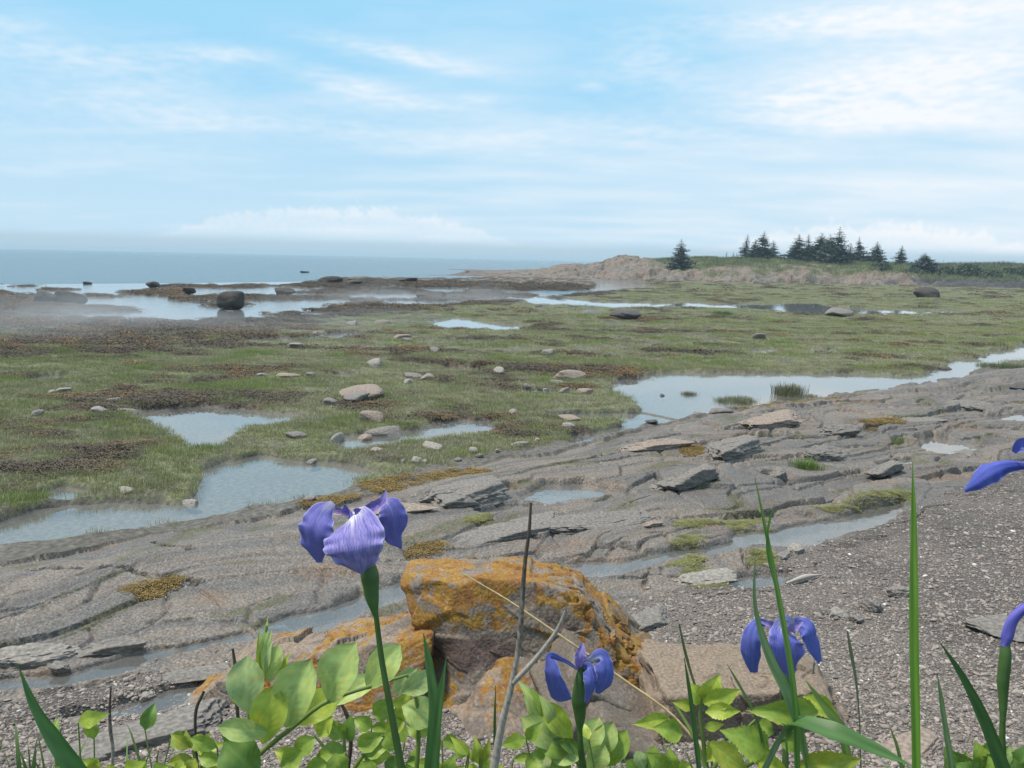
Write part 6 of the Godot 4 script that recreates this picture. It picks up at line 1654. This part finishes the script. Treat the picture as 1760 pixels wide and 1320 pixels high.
	blade("dark pointed iris leaf right of the tall iris stem", [Vector3(-0.046, 2.195, -0.644), Vector3(-0.050, 2.164, -0.639), Vector3(-0.055, 2.108, -0.631)], [0.0003, 0.0031, 0.0063], Color(0.055, 0.14, 0.035), Vector3(-0.4, 0.1, 1), 0.25, "iris_plant")
	blade("second iris leaf with curled brown tip beside the dark one", [Vector3(-0.066, 2.205, -0.665), Vector3(-0.061, 2.181, -0.662), Vector3(-0.057, 2.154, -0.658), Vector3(-0.059, 2.097, -0.650)], [0.0004, 0.0032, 0.0042, 0.0046], Color(0.10, 0.2, 0.055), Vector3(0.3, 0.1, 1), 0.25, "iris_plant")
	blade("wide bent iris leaf reaching down to the right under the block", [Vector3(0.288, 2.153, -0.577), Vector3(0.263, 2.160, -0.588), Vector3(0.237, 2.166, -0.599), Vector3(0.218, 2.162, -0.619), Vector3(0.224, 2.103, -0.651)], [0.0004, 0.0054, 0.0084, 0.0061, 0.0037], Color(0.075, 0.17, 0.045), Vector3(0.1, 0.9, 0.5), 0.2, "iris_plant")
	blade("thin dark stem in front of the rose leaves", [Vector3(0.133, 2.208, -0.625), Vector3(0.137, 2.186, -0.622), Vector3(0.141, 2.161, -0.619), Vector3(0.146, 2.124, -0.613)], [0.0003, 0.0015, 0.0020, 0.0020], Color(0.06, 0.13, 0.03), up)
	blade("wispy seed stalk left of the rose leaves", [Vector3(0.156, 2.176, -0.762), Vector3(0.162, 2.151, -0.759), Vector3(0.172, 2.120, -0.754), Vector3(0.183, 2.094, -0.751), Vector3(0.189, 2.045, -0.744)], [0.0008, 0.0014, 0.0011, 0.0008, 0.0011], Color(0.13, 0.15, 0.06), up)
	blade("wispy seed stalk before the gravel right of the blue iris", [Vector3(0.347, 2.132, -0.857), Vector3(0.351, 2.111, -0.854), Vector3(0.356, 2.088, -0.851), Vector3(0.360, 2.056, -0.846), Vector3(0.364, 1.991, -0.837)], [0.0009, 0.0021, 0.0015, 0.0009, 0.0009], Color(0.15, 0.17, 0.09), up)
	blade("short dark blade left of the withered iris", [Vector3(-0.009, 2.117, -0.754), Vector3(-0.009, 2.085, -0.749), Vector3(-0.008, 2.041, -0.743)], [0.0003, 0.0013, 0.0016], Color(0.07, 0.14, 0.04), up)
	blade("light blade crossing the rose leaves near the block", [Vector3(0.238, 2.174, -0.661), Vector3(0.250, 2.158, -0.659), Vector3(0.264, 2.140, -0.656), Vector3(0.274, 2.104, -0.651)], [0.0003, 0.0028, 0.0042, 0.0032], Color(0.18, 0.28, 0.06), up)
	blade("grey green blade leaning behind the round rose leaf", [Vector3(0.219, 2.150, -0.637), Vector3(0.210, 2.136, -0.635), Vector3(0.200, 2.114, -0.632)], [0.0018, 0.0027, 0.0027], Color(0.15, 0.22, 0.11), up)
	blade("fine blade rising from the rose leaves to the left", [Vector3(0.175, 2.186, -0.663), Vector3(0.183, 2.173, -0.661), Vector3(0.199, 2.144, -0.656), Vector3(0.209, 2.103, -0.651)], [0.0002, 0.0010, 0.0012, 0.0014], Color(0.11, 0.19, 0.05), up)
	blade("small blade near the right bottom beside the lone blade", [Vector3(0.348, 2.090, -0.750), Vector3(0.355, 2.072, -0.747), Vector3(0.361, 2.048, -0.744)], [0.0003, 0.0016, 0.0021], Color(0.16, 0.24, 0.06), up)
	# dry twigs
	var bark := Color(0.085, 0.06, 0.045)
	var bleached := Color(0.36, 0.32, 0.28)
	var t := twig("tall forked dry twig standing before the orange rock", [Vector3(0.019, 2.287, -0.758), Vector3(0.018, 2.264, -0.754), Vector3(0.015, 2.236, -0.750), Vector3(0.013, 2.198, -0.745), Vector3(0.011, 2.162, -0.740), Vector3(0.005, 2.126, -0.735), Vector3(-0.003, 2.090, -0.730), Vector3(-0.009, 2.052, -0.724)], [0.0011, 0.0015, 0.0018, 0.0023, 0.0025, 0.0028, 0.0033, 0.0039, 0.0039], bleached, bark)
	twig("", [Vector3(0.051, 2.202, -0.725), Vector3(0.044, 2.183, -0.728), Vector3(0.034, 2.166, -0.730), Vector3(0.018, 2.144, -0.732), Vector3(0.007, 2.130, -0.735)], [0.0017, 0.0018, 0.0021, 0.0024, 0.0026], bleached, bleached, false, t)
	twig("thin pale twig on the left before the gravel", [Vector3(-0.357, 2.108, -0.752), Vector3(-0.358, 2.090, -0.750), Vector3(-0.357, 2.072, -0.747), Vector3(-0.354, 2.051, -0.744), Vector3(-0.355, 2.033, -0.742)], [0.0008, 0.0012, 0.0017, 0.0015, 0.0016, 0.0016], bleached, bark)
	twig("short dark twig before the left shoulder of the outcrop", [Vector3(-0.273, 2.106, -0.752), Vector3(-0.279, 2.092, -0.750), Vector3(-0.280, 2.068, -0.747), Vector3(-0.277, 2.035, -0.742)], [0.0013, 0.0015, 0.0013, 0.0014, 0.0014], bark, bark)
	twig("dark twig tip showing behind the folded pea leaves", [Vector3(-0.254, 2.136, -0.777), Vector3(-0.251, 2.117, -0.774), Vector3(-0.250, 2.096, -0.771), Vector3(-0.246, 2.059, -0.766), Vector3(-0.241, 2.024, -0.761)], [0.0011, 0.0018, 0.0017, 0.0017, 0.0017, 0.0017], bark, bark)
	twig("dark bent twig under the pea leaflets", [Vector3(-0.149, 2.100, -0.751), Vector3(-0.141, 2.082, -0.749), Vector3(-0.139, 2.064, -0.746), Vector3(-0.141, 2.038, -0.743)], [0.0013, 0.0021, 0.0019, 0.0018, 0.0018], bark, bark)
	twig("long straw lying aslant across the orange rock", [Vector3(-0.049, 2.164, -0.912), Vector3(-0.001, 2.145, -0.889), Vector3(0.053, 2.122, -0.856), Vector3(0.115, 2.093, -0.821), Vector3(0.162, 2.071, -0.788), Vector3(0.189, 2.047, -0.764)], [0.0007, 0.0010, 0.0011, 0.0012, 0.0012, 0.0013, 0.0013], Color(0.42, 0.32, 0.17), Color(0.42, 0.32, 0.17))
	# short growth on the bank, mostly below the view
	var r := RandomNumberGenerator.new()
	r.seed = 321
	var xf: Array[Transform3D] = []
	var tint := PackedColorArray()
	for i in 2600:
		var z := r.randf_range(-2.6, 2.0)
		var x := r.randf_range(-4.0, 4.0)
		if Vector2(x, z).length() < 0.35:
			continue
		var s := r.randf_range(0.7, 1.3)
		xf.append(Transform3D(Basis(Vector3.UP, r.randf() * TAU).scaled(Vector3(s, s * (0.9 if z > -1.6 else 0.6), s)), Vector3(x, bank_height(x, z) - 0.01, z)))
		var k := r.randf_range(0.7, 1.2)
		tint.append(Color(0.12 * k, 0.19 * k, 0.05 * k))
	kind(scatter("bank_grass", tuft_mesh(22, 0.09, 0.13, 8), M.grass, xf, tint), "stuff")
